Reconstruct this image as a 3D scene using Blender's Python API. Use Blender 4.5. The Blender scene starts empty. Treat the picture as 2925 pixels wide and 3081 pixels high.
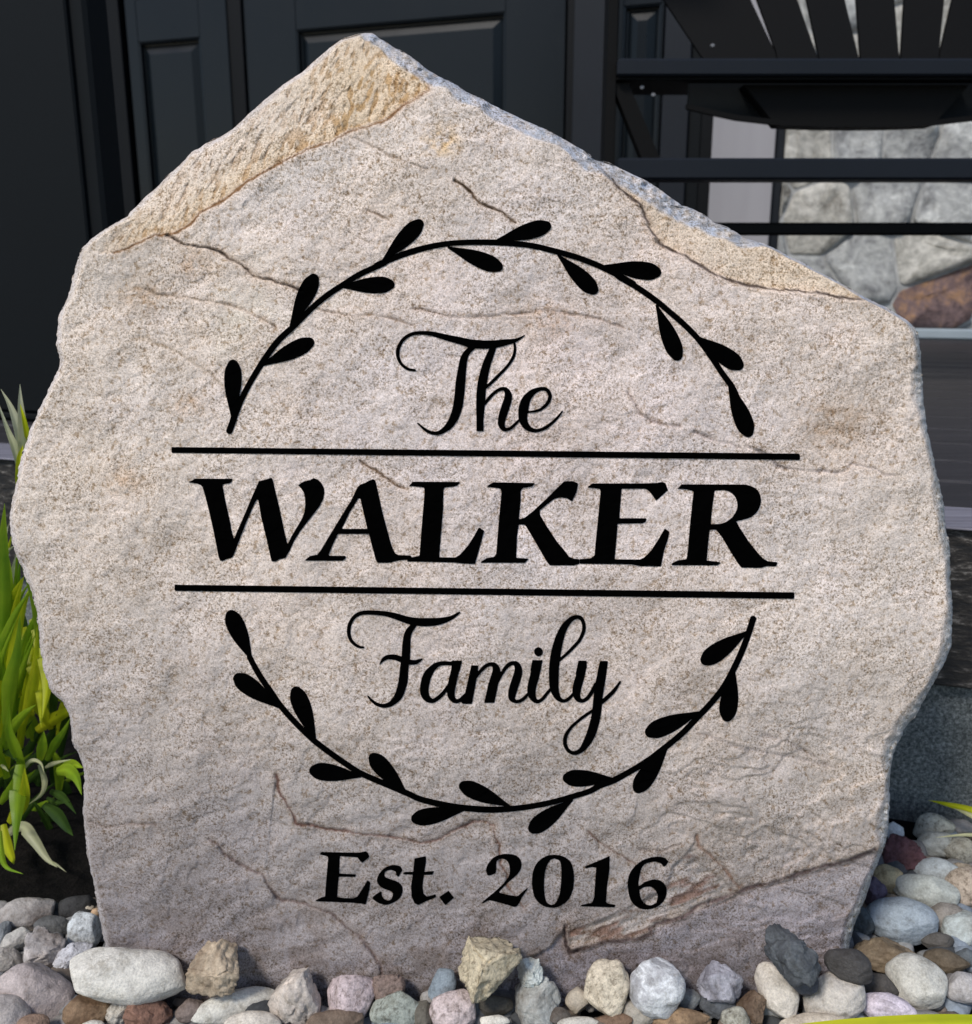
import bpy, math, random
import numpy as np
from mathutils import Vector, Matrix

C = bpy.context.scene.collection
R = math.radians
# ------------------------------------------------------------------ camera
EYE = 0.40; PITCH = R(14.13); F = 2833.0; CX, CY = 1462.5, 1540.5
cam = bpy.data.cameras.new('camera'); camo = bpy.data.objects.new('camera', cam); C.objects.link(camo)
camo.location = (0, 0, EYE); camo.rotation_euler = (R(90) - PITCH, 0, 0)
cam.sensor_fit = 'HORIZONTAL'; cam.sensor_width = 36.0; cam.lens = 36.0 * F / 2925.0
cam.clip_start = 0.01; cam.clip_end = 200
cam.dof.use_dof = True; cam.dof.focus_distance = 0.475; cam.dof.aperture_fstop = 18
bpy.context.scene.camera = camo
# ------------------------------------------------------------------ light
w = bpy.data.worlds.new('World'); bpy.context.scene.world = w; w.use_nodes = True
nt = w.node_tree; bg = nt.nodes['Background']
sky = nt.nodes.new('ShaderNodeTexSky'); sky.sky_type = 'NISHITA'; sky.sun_disc = False
SUN_EL, SUN_AZ = 48, 218      # azimuth clockwise from +Y : behind the camera, to its left
sky.sun_elevation = R(SUN_EL); sky.sun_rotation = R(SUN_AZ); sky.air_density = 1.0; sky.dust_density = .7; sky.ozone_density = 1.0
nt.links.new(sky.outputs[0], bg.inputs[0]); bg.inputs[1].default_value = 0.088
sl = bpy.data.lights.new('sun', 'SUN'); sl.energy = 1.5; sl.angle = R(11); sl.color = (1.0, 0.945, 0.87)
so = bpy.data.objects.new('sun', sl); C.objects.link(so)
sd = Vector((math.sin(R(SUN_AZ)) * math.cos(R(SUN_EL)), math.cos(R(SUN_AZ)) * math.cos(R(SUN_EL)), math.sin(R(SUN_EL))))
so.rotation_euler = sd.to_track_quat('Z', 'Y').to_euler()
vs = bpy.context.scene.view_settings
bpy.context.scene.display_settings.display_device = 'sRGB'
vs.view_transform = 'Standard'; vs.look = 'None'; vs.exposure = 0.70; vs.gamma = 1.0; vs.use_curve_mapping = False
bpy.context.scene.cycles.max_bounces = 6

# ------------------------------------------------------------------ geometry helpers
CAMP = Vector((0, 0, EYE))
def ray(px, py):
    a = (px - CX) / F; b = -(py - CY) / F
    return Vector((a, math.cos(PITCH) + b * math.sin(PITCH), -math.sin(PITCH) + b * math.cos(PITCH)))
def hit(px, py, p0, n):
    d = ray(px, py); t = (Vector(p0) - CAMP).dot(n) / d.dot(n)
    return CAMP + d * t
def at_y(px, py, Y): return hit(px, py, (0, Y, 0), Vector((0, 1, 0)))
def at_z(px, py, Z): return hit(px, py, (0, 0, Z), Vector((0, 0, 1)))

def tag(o, label=None, cat=None, group=None, kind=None):
    if label: o['label'] = label
    if cat: o['category'] = cat
    if group: o['group'] = group
    if kind: o['kind'] = kind
    return o
def empty(name, loc, label, cat, group=None, rz=0):
    o = bpy.data.objects.new(name, None); C.objects.link(o); o.location = loc; o.rotation_euler = (0, 0, rz)
    o.empty_display_size = 0.02
    return tag(o, label, cat, group)
def link(name, me, mat=None, parent=None):
    o = bpy.data.objects.new(name, me); C.objects.link(o)
    if mat is not None and not me.materials: me.materials.append(mat)
    if parent is not None:
        o.parent = parent
        if not parent.parent:
            o.matrix_parent_inverse = (Matrix.Translation(parent.location) @ parent.rotation_euler.to_matrix().to_4x4()).inverted()
        else:
            g = parent.parent
            o.matrix_parent_inverse = (Matrix.Translation(g.location) @ g.rotation_euler.to_matrix().to_4x4()).inverted() if False else Matrix.Identity(4)
    return o
def pym(name, verts, faces, smooth=False):
    me = bpy.data.meshes.new(name); me.from_pydata([tuple(v) for v in verts], [], faces); me.update()
    if smooth: me.polygons.foreach_set('use_smooth', [True] * len(me.polygons))
    return me
def npmesh(name, V, Q, smooth=True):
    """V (n,3) float, Q (m,4) int quads"""
    me = bpy.data.meshes.new(name)
    me.vertices.add(len(V)); me.vertices.foreach_set('co', np.ascontiguousarray(V, dtype=np.float32).ravel())
    k = Q.shape[1]
    me.loops.add(Q.size); me.loops.foreach_set('vertex_index', np.ascontiguousarray(Q, dtype=np.int32).ravel())
    me.polygons.add(len(Q)); me.polygons.foreach_set('loop_start', np.arange(0, Q.size, k, dtype=np.int32))
    me.polygons.foreach_set('loop_total', np.full(len(Q), k, dtype=np.int32))
    me.update(calc_edges=True); me.validate()
    me.polygons.foreach_set('use_smooth', np.full(len(me.polygons), smooth))
    return me
def setcol(me, col):
    a = me.color_attributes.new('tint', 'FLOAT_COLOR', 'POINT')
    c = np.ones((len(me.vertices), 4), dtype=np.float32); c[:, :3] = col
    a.data.foreach_set('color', c.ravel())

# ------------------------------------------------------------------ numpy noise
class Noise2:
    def __init__(s, seed):
        s.g = np.random.RandomState(seed).rand(256, 256)
    def v(s, x, y):
        xi = np.floor(x).astype(int); yi = np.floor(y).astype(int); fx = x - xi; fy = y - yi
        fx = fx * fx * fx * (fx * (fx * 6 - 15) + 10); fy = fy * fy * fy * (fy * (fy * 6 - 15) + 10)
        g = s.g; a = g[xi & 255, yi & 255]; b = g[(xi + 1) & 255, yi & 255]; c = g[xi & 255, (yi + 1) & 255]; d = g[(xi + 1) & 255, (yi + 1) & 255]
        return (a * (1 - fx) + b * fx) * (1 - fy) + (c * (1 - fx) + d * fx) * fy
    def f(s, x, y, sc, oct=4, g=0.5):
        t = 0; a = 1; n = 0; x = np.asarray(x, float) / sc; y = np.asarray(y, float) / sc
        for i in range(oct):
            t = t + a * (s.v(x + 17.3 * i, y + 9.1 * i) * 2 - 1); n += a; a *= g; x = x * 2.03; y = y * 2.03
        return t / n
N1, N2, N3 = Noise2(1), Noise2(2), Noise2(3)
def seg_dist(X, Y, pts, closed=False):
    """distance to polyline and signed side of the nearest segment"""
    P = np.asarray(pts, float)
    if closed: P = np.vstack([P, P[:1]])
    best = np.full(X.shape, 1e9)
    for i in range(len(P) - 1):
        ax, ay = P[i]; dx, dy = P[i + 1] - P[i]; L = dx * dx + dy * dy + 1e-9
        t = np.clip(((X - ax) * dx + (Y - ay) * dy) / L, 0, 1)
        best = np.minimum(best, (X - ax - t * dx) ** 2 + (Y - ay - t * dy) ** 2)
    return np.sqrt(best)
def inside(X, Y, poly):
    P = np.asarray(poly, float); n = len(P); r = np.zeros(X.shape, bool)
    for i in range(n):
        x0, y0 = P[i]; x1, y1 = P[(i + 1) % n]
        if y0 == y1: continue
        c = ((y0 > Y) != (y1 > Y)) & (X < (x1 - x0) * (Y - y0) / (y1 - y0) + x0)
        r ^= c
    return r
def sstep(a, b, x):
    t = np.clip((x - a) / (b - a), 0, 1); return t * t * (3 - 2 * t)
def catmull(pts, sub=8):
    P = [np.array(p, float) for p in pts]; out = []
    P = [2 * P[0] - P[1]] + P + [2 * P[-1] - P[-2]]
    for i in range(1, len(P) - 2):
        for k in range(sub):
            t = k / sub
            out.append(0.5 * ((2 * P[i]) + (-P[i-1] + P[i+1]) * t + (2*P[i-1] - 5*P[i] + 4*P[i+1] - P[i+2]) * t*t + (-P[i-1] + 3*P[i] - 3*P[i+1] + P[i+2]) * t**3))
    out.append(P[-2]); return np.array(out)

# ------------------------------------------------------------------ materials
def mat(name, base=(.5, .5, .5), rough=.7, spec=.5):
    m = bpy.data.materials.new(name); m.use_nodes = True; t = m.node_tree; b = t.nodes['Principled BSDF']
    b.inputs['Base Color'].default_value = (*base, 1); b.inputs['Roughness'].default_value = rough
    b.inputs['Specular IOR Level'].default_value = spec
    return m, t, b
def N(t, kind, **kw):
    n = t.nodes.new(kind)
    for k, v in kw.items():
        if k in n.inputs: n.inputs[k].default_value = v
        else: setattr(n, k, v)
    return n
def ramp(t, src, stops):
    n = t.nodes.new('ShaderNodeValToRGB'); t.links.new(src, n.inputs[0]); e = n.color_ramp.elements
    while len(e) > 1: e.remove(e[0])
    e[0].position = stops[0][0]; e[0].color = (*stops[0][1], 1)
    for p, c in stops[1:]:
        q = e.new(p); q.color = (*c, 1)
    return n.outputs[0]
def mix(t, mode, fac, a, b):
    n = t.nodes.new('ShaderNodeMix'); n.data_type = 'RGBA'; n.blend_type = mode
    for i, v in ((0, fac), (6, a), (7, b)):
        if isinstance(v, (int, float)): n.inputs[i].default_value = v
        elif isinstance(v, tuple): n.inputs[i].default_value = (*v, 1)
        else: t.links.new(v, n.inputs[i])
    return n.outputs[2]
def noise(t, vec, scale, detail=3, rough=.6, dist=0):
    n = N(t, 'ShaderNodeTexNoise', Scale=scale, Detail=detail, Roughness=rough, Distortion=dist)
    t.links.new(vec, n.inputs['Vector']); return n.outputs[0]
def bump(t, b, h, strength, dist):
    n = N(t, 'ShaderNodeBump', Strength=strength, Distance=dist); t.links.new(h, n.inputs['Height'])
    prev = b.inputs['Normal'].links
    if prev: t.links.new(prev[0].from_socket, n.inputs['Normal'])
    t.links.new(n.outputs[0], b.inputs['Normal'])
def objvec(t, scale=None, rnd=False):
    tc = t.nodes.new('ShaderNodeTexCoord'); v = tc.outputs['Object']
    if rnd:
        oi = t.nodes.new('ShaderNodeObjectInfo'); a = N(t, 'ShaderNodeVectorMath', operation='SCALE'); a.inputs['Scale'].default_value = 40
        c = t.nodes.new('ShaderNodeCombineXYZ'); t.links.new(oi.outputs['Random'], c.inputs[0]); t.links.new(oi.outputs['Random'], c.inputs[1])
        t.links.new(c.outputs[0], a.inputs[0]); s = N(t, 'ShaderNodeVectorMath', operation='ADD'); t.links.new(v, s.inputs[0]); t.links.new(a.outputs[0], s.inputs[1]); v = s.outputs[0]
    if scale:
        m = t.nodes.new('ShaderNodeMapping'); m.inputs['Scale'].default_value = scale; t.links.new(v, m.inputs[0]); v = m.outputs[0]
    return v

# engraved sandstone
M_STONE, t, b = mat('sandstone', rough=.88, spec=.25)
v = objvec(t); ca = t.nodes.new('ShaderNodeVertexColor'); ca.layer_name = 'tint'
fl = noise(t, v, 900, 4, .75); fl2 = noise(t, v, 330, 4, .75); pa = noise(t, v, 26, 4, .6); gr = noise(t, v, 1500, 2, .6)
c1 = ramp(t, fl, [(.36, (.28, .23, .17)), (.44, (.66, .61, .54)), (.49, (1.0, .99, .98)), (.60, (1.16, 1.16, 1.17))])
c2 = ramp(t, fl2, [(.36, (.58, .50, .40)), (.435, (.92, .90, .87)), (.48, (1.0, 1.0, 1.0)), (.65, (1.05, 1.05, 1.05))])
c3 = ramp(t, pa, [(.30, (.88, .87, .85)), (.5, (1, 1, 1)), (.72, (1.08, 1.07, 1.09))])
c4 = ramp(t, gr, [(.35, (.80, .80, .80)), (.65, (1.18, 1.18, 1.18))])
den = ramp(t, noise(t, v, 42, 3, .6), [(.36, (.38, .38, .38)), (.60, (1, 1, 1))]); c1 = mix(t, 'MIX', den, (1.04, 1.04, 1.04), c1)
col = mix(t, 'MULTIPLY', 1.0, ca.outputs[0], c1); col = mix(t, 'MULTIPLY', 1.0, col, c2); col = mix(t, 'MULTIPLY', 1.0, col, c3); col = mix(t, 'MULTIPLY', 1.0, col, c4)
t.links.new(col, b.inputs['Base Color'])
bump(t, b, fl, .45, .0008); bump(t, b, fl2, .5, .0018)
# black engraving paint
M_BLACK, t, b = mat('black_engraving_paint', (.0012, .0012, .0012), .9, .0)
bump(t, b, noise(t, objvec(t), 700, 2), .2, .0005)

def paint(name, c, rough=.45, spec=.5, var=.12, streak=None):
    m, t, b = mat(name, c, rough, spec); v = objvec(t, streak)
    n = noise(t, v, 6, 4, .6); k = ramp(t, n, [(.3, (1 - var,) * 3), (.7, (1 + var,) * 3)])
    t.links.new(mix(t, 'MULTIPLY', 1.0, (*c,), k), b.inputs['Base Color'])
    rr = t.nodes.new('ShaderNodeMapRange'); rr.inputs[3].default_value = rough - .08; rr.inputs[4].default_value = rough + .1
    t.links.new(n, rr.inputs[0]); t.links.new(rr.outputs[0], b.inputs['Roughness'])
    bump(t, b, noise(t, v, 140, 3), .08, .001)
    return m
M_DOOR = paint('charcoal_door_paint', (.0026, .0046, .0066), .30, .26)
M_JAMB = paint('near_black_frame_paint', (.0030, .0034, .0042), .5, .16)
M_PILLAR = paint('dark_slate_pillar_paint', (.0042, .0056, .0068), .6, .14)
M_COLUMN = paint('pale_grey_trim', (.34, .325, .335), .6, .4, streak=(1, 1, .1))
M_CHAIR = paint('dark_chair_plastic', (.0042, .0038, .0035), .65, .15)
M_CHAIRB = paint('slate_chair_board', (.0085, .0110, .0160), .55, .25)
M_LEDGE = paint('pale_blue_ledge', (.33, .38, .41), .6, .4)
# deck, fascia
def streaky(name, stops, sc, rough, scale=60, bstr=.3):
    m, t, b = mat(name, rough=rough); v = objvec(t, sc); n = noise(t, v, scale, 5, .7)
    t.links.new(ramp(t, n, stops), b.inputs['Base Color']); bump(t, b, n, bstr, .002); return m
M_DECK = streaky('weathered_deck_board', [(.3, (.013, .011, .012)), (.55, (.026, .023, .025)), (.75, (.06, .054, .06))], (.08, 3, 1), .6)
M_NOSE = streaky('pale_deck_nosing', [(.3, (.14, .13, .155)), (.7, (.27, .26, .30))], (.1, 3, 3), .6)  # highlight along the deck edge is put into this pale colour
M_FASCIA = streaky('streaked_dark_fascia', [(.38, (.008, .008, .009)), (.50, (.020, .017, .015)), (.58, (.055, .048, .042)), (.66, (.24, .22, .20))], (.022, 1, 1), .6, 190, .5)
M_CONC, t, b = mat('rough_grey_concrete', rough=.95, spec=.2); v = objvec(t)
n1 = noise(t, v, 420, 4, .8); n2 = noise(t, v, 20, 3)
k = ramp(t, n1, [(.34, (.045, .052, .052)), (.5, (.145, .160, .158)), (.66, (.32, .34, .34))]); k = mix(t, 'MULTIPLY', 1.0, k, ramp(t, n2, [(.3, (.75, .75, .75)), (.7, (1.15, 1.15, 1.15))]))
t.links.new(k, b.inputs['Base Color']); bump(t, b, n1, .5, .002)
M_SOIL, t, b = mat('dark_mulch_soil', rough=1.0, spec=.1); v = objvec(t); n1 = noise(t, v, 120, 5, .8)
t.links.new(ramp(t, n1, [(.35, (.004, .004, .004)), (.6, (.014, .012, .011)), (.8, (.03, .026, .022))]), b.inputs['Base Color']); bump(t, b, n1, 1, .006)
# pebbles: colour carried by each object
def pebble_mat(name, dark, light, kind):
    m, t, b = mat(name, rough=.72, spec=.35); v = objvec(t, rnd=True); oi = t.nodes.new('ShaderNodeObjectInfo')
    n1 = noise(t, v, 45 if kind != 'vein' else 30, 4, .65, 1.2 if kind == 'vein' else .3)
    if kind == 'speck': k1 = ramp(t, noise(t, v, 330, 3, .7), [(.36, dark), (.47, (.92, .92, .92)), (.7, light)])
    elif kind == 'vein': k1 = ramp(t, n1, [(.40, dark), (.46, (1, 1, 1)), (.50, light), (.54, (1, 1, 1)), (.62, dark)])
    else: k1 = ramp(t, n1, [(.3, dark), (.55, (1, 1, 1)), (.75, light)])
    k2 = ramp(t, noise(t, v, 900, 2, .6), [(.3, (.82, .82, .82)), (.7, (1.15, 1.15, 1.15))])
    k3 = ramp(t, noise(t, v, 130, 5, .75), [(.34, (.66, .64, .61)), (.47, (.96, .96, .96)), (.62, (1.14, 1.14, 1.14))])
    col = mix(t, 'MULTIPLY', 1.0, oi.outputs['Color'], k1); col = mix(t, 'MULTIPLY', 1.0, col, k2); col = mix(t, 'MULTIPLY', 1.0, col, k3)
    t.links.new(col, b.inputs['Base Color']); bump(t, b, noise(t, v, 160, 5, .75), .7, .0022); bump(t, b, noise(t, v, 700, 2), .3, .0006)
    return m
PM = {'s': pebble_mat('smooth_pebble', (.84, .84, .85), (1.12, 1.12, 1.1), 'soft'),
      'k': pebble_mat('speckled_pebble', (.5, .48, .46), (1.12, 1.12, 1.12), 'speck'),
      'v': pebble_mat('veined_pebble', (.70, .69, .70), (1.22, 1.22, 1.22), 'vein'),
      'm': pebble_mat('mottled_rock', (.42, .36, .32), (1.5, 1.45, 1.4), 'soft')}
# leaves
def leaf_mat(name, c1, c2, trans=.55):
    m, t, b = mat(name, rough=.42, spec=.4); v = objvec(t, rnd=True)
    uv = t.nodes.new('ShaderNodeVertexColor'); uv.layer_name = 'tint'
    k = ramp(t, noise(t, v, 22, 3, .6), [(.3, c1), (.7, c2)]); k = mix(t, 'MULTIPLY', 1.0, k, uv.outputs[0])
    t.links.new(k, b.inputs['Base Color'])
    out = t.nodes['Material Output']; tr = t.nodes.new('ShaderNodeBsdfTranslucent'); ms = t.nodes.new('ShaderNodeMixShader')
    t.links.new(k, tr.inputs[0]); ms.inputs[0].default_value = trans
    t.links.new(b.outputs[0], ms.inputs[1]); t.links.new(tr.outputs[0], ms.inputs[2]); t.links.new(ms.outputs[0], out.inputs[0])
    return m
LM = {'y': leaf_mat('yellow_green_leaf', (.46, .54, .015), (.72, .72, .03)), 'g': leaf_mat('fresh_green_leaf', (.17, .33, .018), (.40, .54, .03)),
      'd': leaf_mat('deep_green_leaf', (.03, .07, .014), (.08, .15, .025)), 'p': leaf_mat('pale_cream_leaf', (.50, .52, .28), (.66, .64, .42))}

# ------------------------------------------------------------------ porch frame
U = ray(CX - 9000, 827.3); U.z = 0; U = -U.normalized()          # along the house wall, towards the right
NW = Vector((U.y, -U.x, 0))                                      # outward, towards the lawn
if NW.y > 0: NW = -NW
g0 = at_z(2750, 2450, 0.0)                                       # foot of the porch face
pz = hit(2860, 1580, g0, NW).z                                   # porch floor height
wl = at_z(2850, 1018, pz)                                        # foot of the house wall
G0 = Vector((g0.x, g0.y, 0)); W0 = Vector((wl.x, wl.y, 0))
print('porch z %.3f  face %s  wall %s' % (pz, g0, wl))
def P_(s, z, n, base): return base + U * s + NW * n + Vector((0, 0, z))
def wall_sz(px, py, n=0.0):
    p = hit(px, py, W0 + NW * n, NW); return (p - W0).dot(U), p.z
def slab(name, s0, s1, z0, z1, n0, n1, m, parent=None, base=None, bev=.0015):
    base = W0 if base is None else base
    bw = min(bev, (s1 - s0) / 3, (z1 - z0) / 3, abs(n1 - n0) / 2.2)
    vs_ = []; 
    for (n, i) in ((n0, 0), (n1 - bw, 0), (n1, bw)):
        for (s, z) in ((s0 + i, z0 + i), (s1 - i, z0 + i), (s1 - i, z1 - i), (s0 + i, z1 - i)): vs_.append(P_(s, z, n, base))
    fs = [(0, 1, 2, 3), (8, 11, 10, 9)]
    for k in (0, 4):
        for i in range(4): fs.append((k + i, k + 4 + i, k + 4 + (i + 1) % 4, k + (i + 1) % 4))
    me = pym(name, vs_, fs); me.flip_normals() if False else None
    return link(name, me, m, parent)
def panel(name, s0, s1, z0, z1, rings, m, parent):
    """raised panel: nested rectangles (inset, depth)"""
    vs_ = []; fs = []
    for (i, n) in rings:
        for (s, z) in ((s0 + i, z0 + i), (s1 - i, z0 + i), (s1 - i, z1 - i), (s0 + i, z1 - i)): vs_.append(P_(s, z, n, W0))
    for k in range(len(rings) - 1):
        for i in range(4): fs.append((4*k + i, 4*k + 4 + i, 4*k + 4 + (i + 1) % 4, 4*k + (i + 1) % 4))
    k = 4 * (len(rings) - 1); fs.append((k, k + 3, k + 2, k + 1))
    return link(name, pym(name, vs_, fs), m, parent)
def wroot(name, s, z, label, cat, group=None, n=0): return empty(name, P_(s, z, n, W0), label, cat, group)
ZT = 1.75

def paneled(name, label, cat, xl, xr, pxl, pxr, ptop, yref, m, n, group=None, low=.62):
    """door leaf or sidelight: stiles, rails and raised panels; pixels only give the places on the wall plane"""
    s0, s1 = wall_sz(xl, yref, n)[0], wall_sz(xr, yref, n)[0]; a, b_ = wall_sz(pxl, yref, n)[0], wall_sz(pxr, yref, n)[0]
    zt = wall_sz((pxl + pxr) / 2, ptop, n)[1]; zb = pz + .14
    r = wroot(name, (s0 + s1) / 2, pz, label, cat, group, n)
    slab('stile', s0, a, pz + .004, ZT - .06, n - .03, n, m, r); slab('stile', b_, s1, pz + .004, ZT - .06, n - .03, n, m, r)
    slab('rail', a, b_, pz + .004, zb, n - .03, n - .001, m, r); slab('rail', a, b_, zt, zt + .13, n - .03, n - .001, m, r)
    slab('rail', a, b_, ZT - .2, ZT - .06, n - .03, n - .001, m, r)
    d = n; R_ = [(0, d - .001), (.006, d - .003), (.008, d - .017), (.012, d - .0175), (.040, d - .004), (.044, d - .004)]
    panel('panel', a, b_, zb, zt, R_, m, r); panel('panel', a, b_, zt + .13, ZT - .2, R_, m, r)
    return r

# ground
def ground():
    n = 90; xs = np.linspace(-1, 1, n); xs = np.sign(xs) * np.abs(xs) ** 2.2 * 12
    V = []; 
    for y in xs:
        for x in xs:
            z = -.012 + .004 * float(N1.f(x, y, .08, 3)) if abs(x) < 1.5 and abs(y) < 1.5 else -.012
            V.append((x, y + .6, z))
    Q = [(j*n+i, j*n+i+1, (j+1)*n+i+1, (j+1)*n+i) for j in range(n-1) for i in range(n-1)]
    o = link('ground', pym('ground', V, Q, True), M_SOIL); tag(o, kind='structure')
ground()

# porch
porch = empty('porch', G0, 'low porch with dark weathered deck boards, streaked fascia and grey concrete base', 'porch')
DEP = (G0 - W0).dot(NW)
print('porch depth', DEP)
gs = lambda px, py, n=0: (hit(px, py, G0 + NW * n, NW) - G0).dot(U)
zf = hit(2860, 2068, G0, NW).z; zn = hit(2870, 1597, G0 + NW * .006, NW).z
slab('concrete_base', -6, 3.6, -.08, zf, -.20, -.012, M_CONC, porch, G0)
slab('fascia', -6, 3.6, zf, zn, -.03, 0, M_FASCIA, porch, G0)
slab('nosing', -6, 3.6, zn + .0005, pz, -.06, .006, M_NOSE, porch, G0, .003)
nb = 0; n = -.063; rnd = random.Random(4)
while n > -DEP - .02:
    wb = .098; vs_ = []
    z1 = pz - .0005 - rnd.random() * .0015
    a, b_ = n - wb, n
    for s in (-6, 3.6):
        for (q, z) in ((b_, z1 - .02), (b_, z1 - .003), (b_ - .003, z1), (a + .003, z1), (a, z1 - .003), (a, z1 - .02)):
            vs_.append(P_(s, z, q, G0))
    fs = [(i, i + 1, 7 + i, 6 + i) for i in range(5)] + [(0, 5, 4, 3, 2, 1), (6, 7, 8, 9, 10, 11), (5, 0, 6, 11)]
    link('deck_board', pym('deck_board', vs_, fs), M_DECK, porch); nb += 1; n -= wb + .005
slab('deck_substructure', -6, 3.6, -.05, pz - .03, -DEP - .1, -.21, M_JAMB, porch, G0)

# house wall with pale column, dark trim and fieldstone
yr = 420
S = lambda px, n=0, y=yr: wall_sz(px, y, n)[0]
wall = wroot('house_wall', S(2300), pz, 'house wall with fieldstone veneer, pale trim column and dark frame around the entry', 'wall')
slab('backing', S(320) - 5.2, S(3000) + 3.0, 0, ZT + .25, -.2, -.05, M_JAMB, wall)
slab('jamb', S(300), S(396), pz, ZT, -.05, .012, M_JAMB, wall)
slab('casing', S(268) - 4.5, S(300) - .001, pz, ZT, -.05, .02, M_PILLAR, wall)
slab('mullion', S(698), S(746), pz, ZT, -.05, -.002, M_JAMB, wall)
slab('mullion', S(1700), S(1724), pz, ZT, -.05, -.002, M_JAMB, wall)
slab('post', S(1724) + .001, S(1822), pz, ZT, -.05, .02, M_CHAIRB, wall)
slab('post', S(1990), S(2069), pz, ZT, -.05, .018, M_CHAIRB, wall)
slab('trim', S(2069) + .001, S(2108), pz, ZT, -.05, .006, M_PILLAR, wall); slab('trim', S(2108) + .001, S(2144), pz, ZT, -.05, .012, M_JAMB, wall)
slab('pale_column', S(2144) + .001, S(2334), pz, ZT, -.05, .02, M_COLUMN, wall)
slab('corner_strip', S(2334) + .001, S(2362), pz, ZT, -.05, .004, M_CHAIRB, wall)
sL = S(2362) + .001; sR = S(2925) + 1.7; zl = wall_sz(2850, 988)[1]
slab('ledge', sL, sR, pz, zl, -.05, .045, M_LEDGE, wall, bev=.004)
slab('head_trim', S(268) - 4.5, S(2362), ZT - .02, ZT + .12, -.05, .03, M_JAMB, wall)
slab('threshold', S(396), S(2069), pz, pz + .012, 0, .06, M_JAMB, wall)
# mortar and stones
M_MORTAR, t, b = mat('pale_mortar', (.40, .41, .40), .95, .2); bump(t, b, noise(t, objvec(t), 300, 4), .5, .002); v = objvec(t); t.links.new(ramp(t, noise(t, v, 18, 5, .7), [(.35, (.26, .26, .26)), (.65, (.52, .52, .50))]), b.inputs['Base Color'])
slab('mortar', sL, sR, zl + .0005, ZT, -.05, .0, M_MORTAR, wall)
def veneer_mat(name, stops):
    m, t, b = mat(name, rough=.9, spec=.2); v = objvec(t, (1, 1, 1), rnd=True)
    n1 = noise(t, v, 15, 6, .72, .35); n2 = noise(t, v, 60, 4, .7)
    k = ramp(t, n1, stops); k = mix(t, 'MULTIPLY', 1.0, k, ramp(t, n2, [(.3, (.72, .72, .72)), (.65, (1.15, 1.15, 1.15))]))
    t.links.new(k, b.inputs['Base Color']); bump(t, b, n1, .6, .012); bump(t, b, n2, .5, .006); return m
VM = [veneer_mat('grey_fieldstone', [(.32, (.19, .19, .19)), (.45, (.38, .38, .37)), (.58, (.50, .50, .475)), (.66, (.66, .66, .63))]),
      veneer_mat('buff_fieldstone', [(.32, (.24, .22, .19)), (.47, (.46, .44, .39)), (.60, (.62, .59, .53))]),
      veneer_mat('brown_fieldstone', [(.35, (.09, .065, .07)), (.5, (.19, .13, .125)), (.64, (.36, .21, .12))])]
def clip(poly, nx, ny, d):
    out = []
    for i in range(len(poly)):
        a, c = poly[i], poly[(i + 1) % len(poly)]; da = a[0]*nx + a[1]*ny - d; dc = c[0]*nx + c[1]*ny - d
        if da <= 0: out.append(a)
        if da * dc < 0: k = da / (da - dc); out.append((a[0] + (c[0]-a[0])*k, a[1] + (c[1]-a[1])*k))
    return out
rs = random.Random(11)
seeds = [(*wall_sz(2835, 905), 2), (*wall_sz(2450, 900), 0), (*wall_sz(2600, 800), 0), (*wall_sz(2480, 640), 1), (*wall_sz(2660, 600), 0), (*wall_sz(2850, 640), 0),
         (*wall_sz(2790, 760), 1), (*wall_sz(2430, 460), 1), (*wall_sz(2580, 440), 0), (*wall_sz(2740, 430), 0), (*wall_sz(2890, 450), 0)]
tries = 0
while tries < 1500:
    tries += 1; s, z = rs.uniform(sL - .1, sR + .1), rs.uniform(zl - .1, ZT + .1)
    if all(math.hypot((s - q[0]) * .85, (z - q[1]) * 1.15) > .145 for q in seeds): seeds.append((s, z, rs.choice([0, 0, 0, 1, 1, 2]) if z < zl + .25 else rs.choice([0, 1, 1])))
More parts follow.
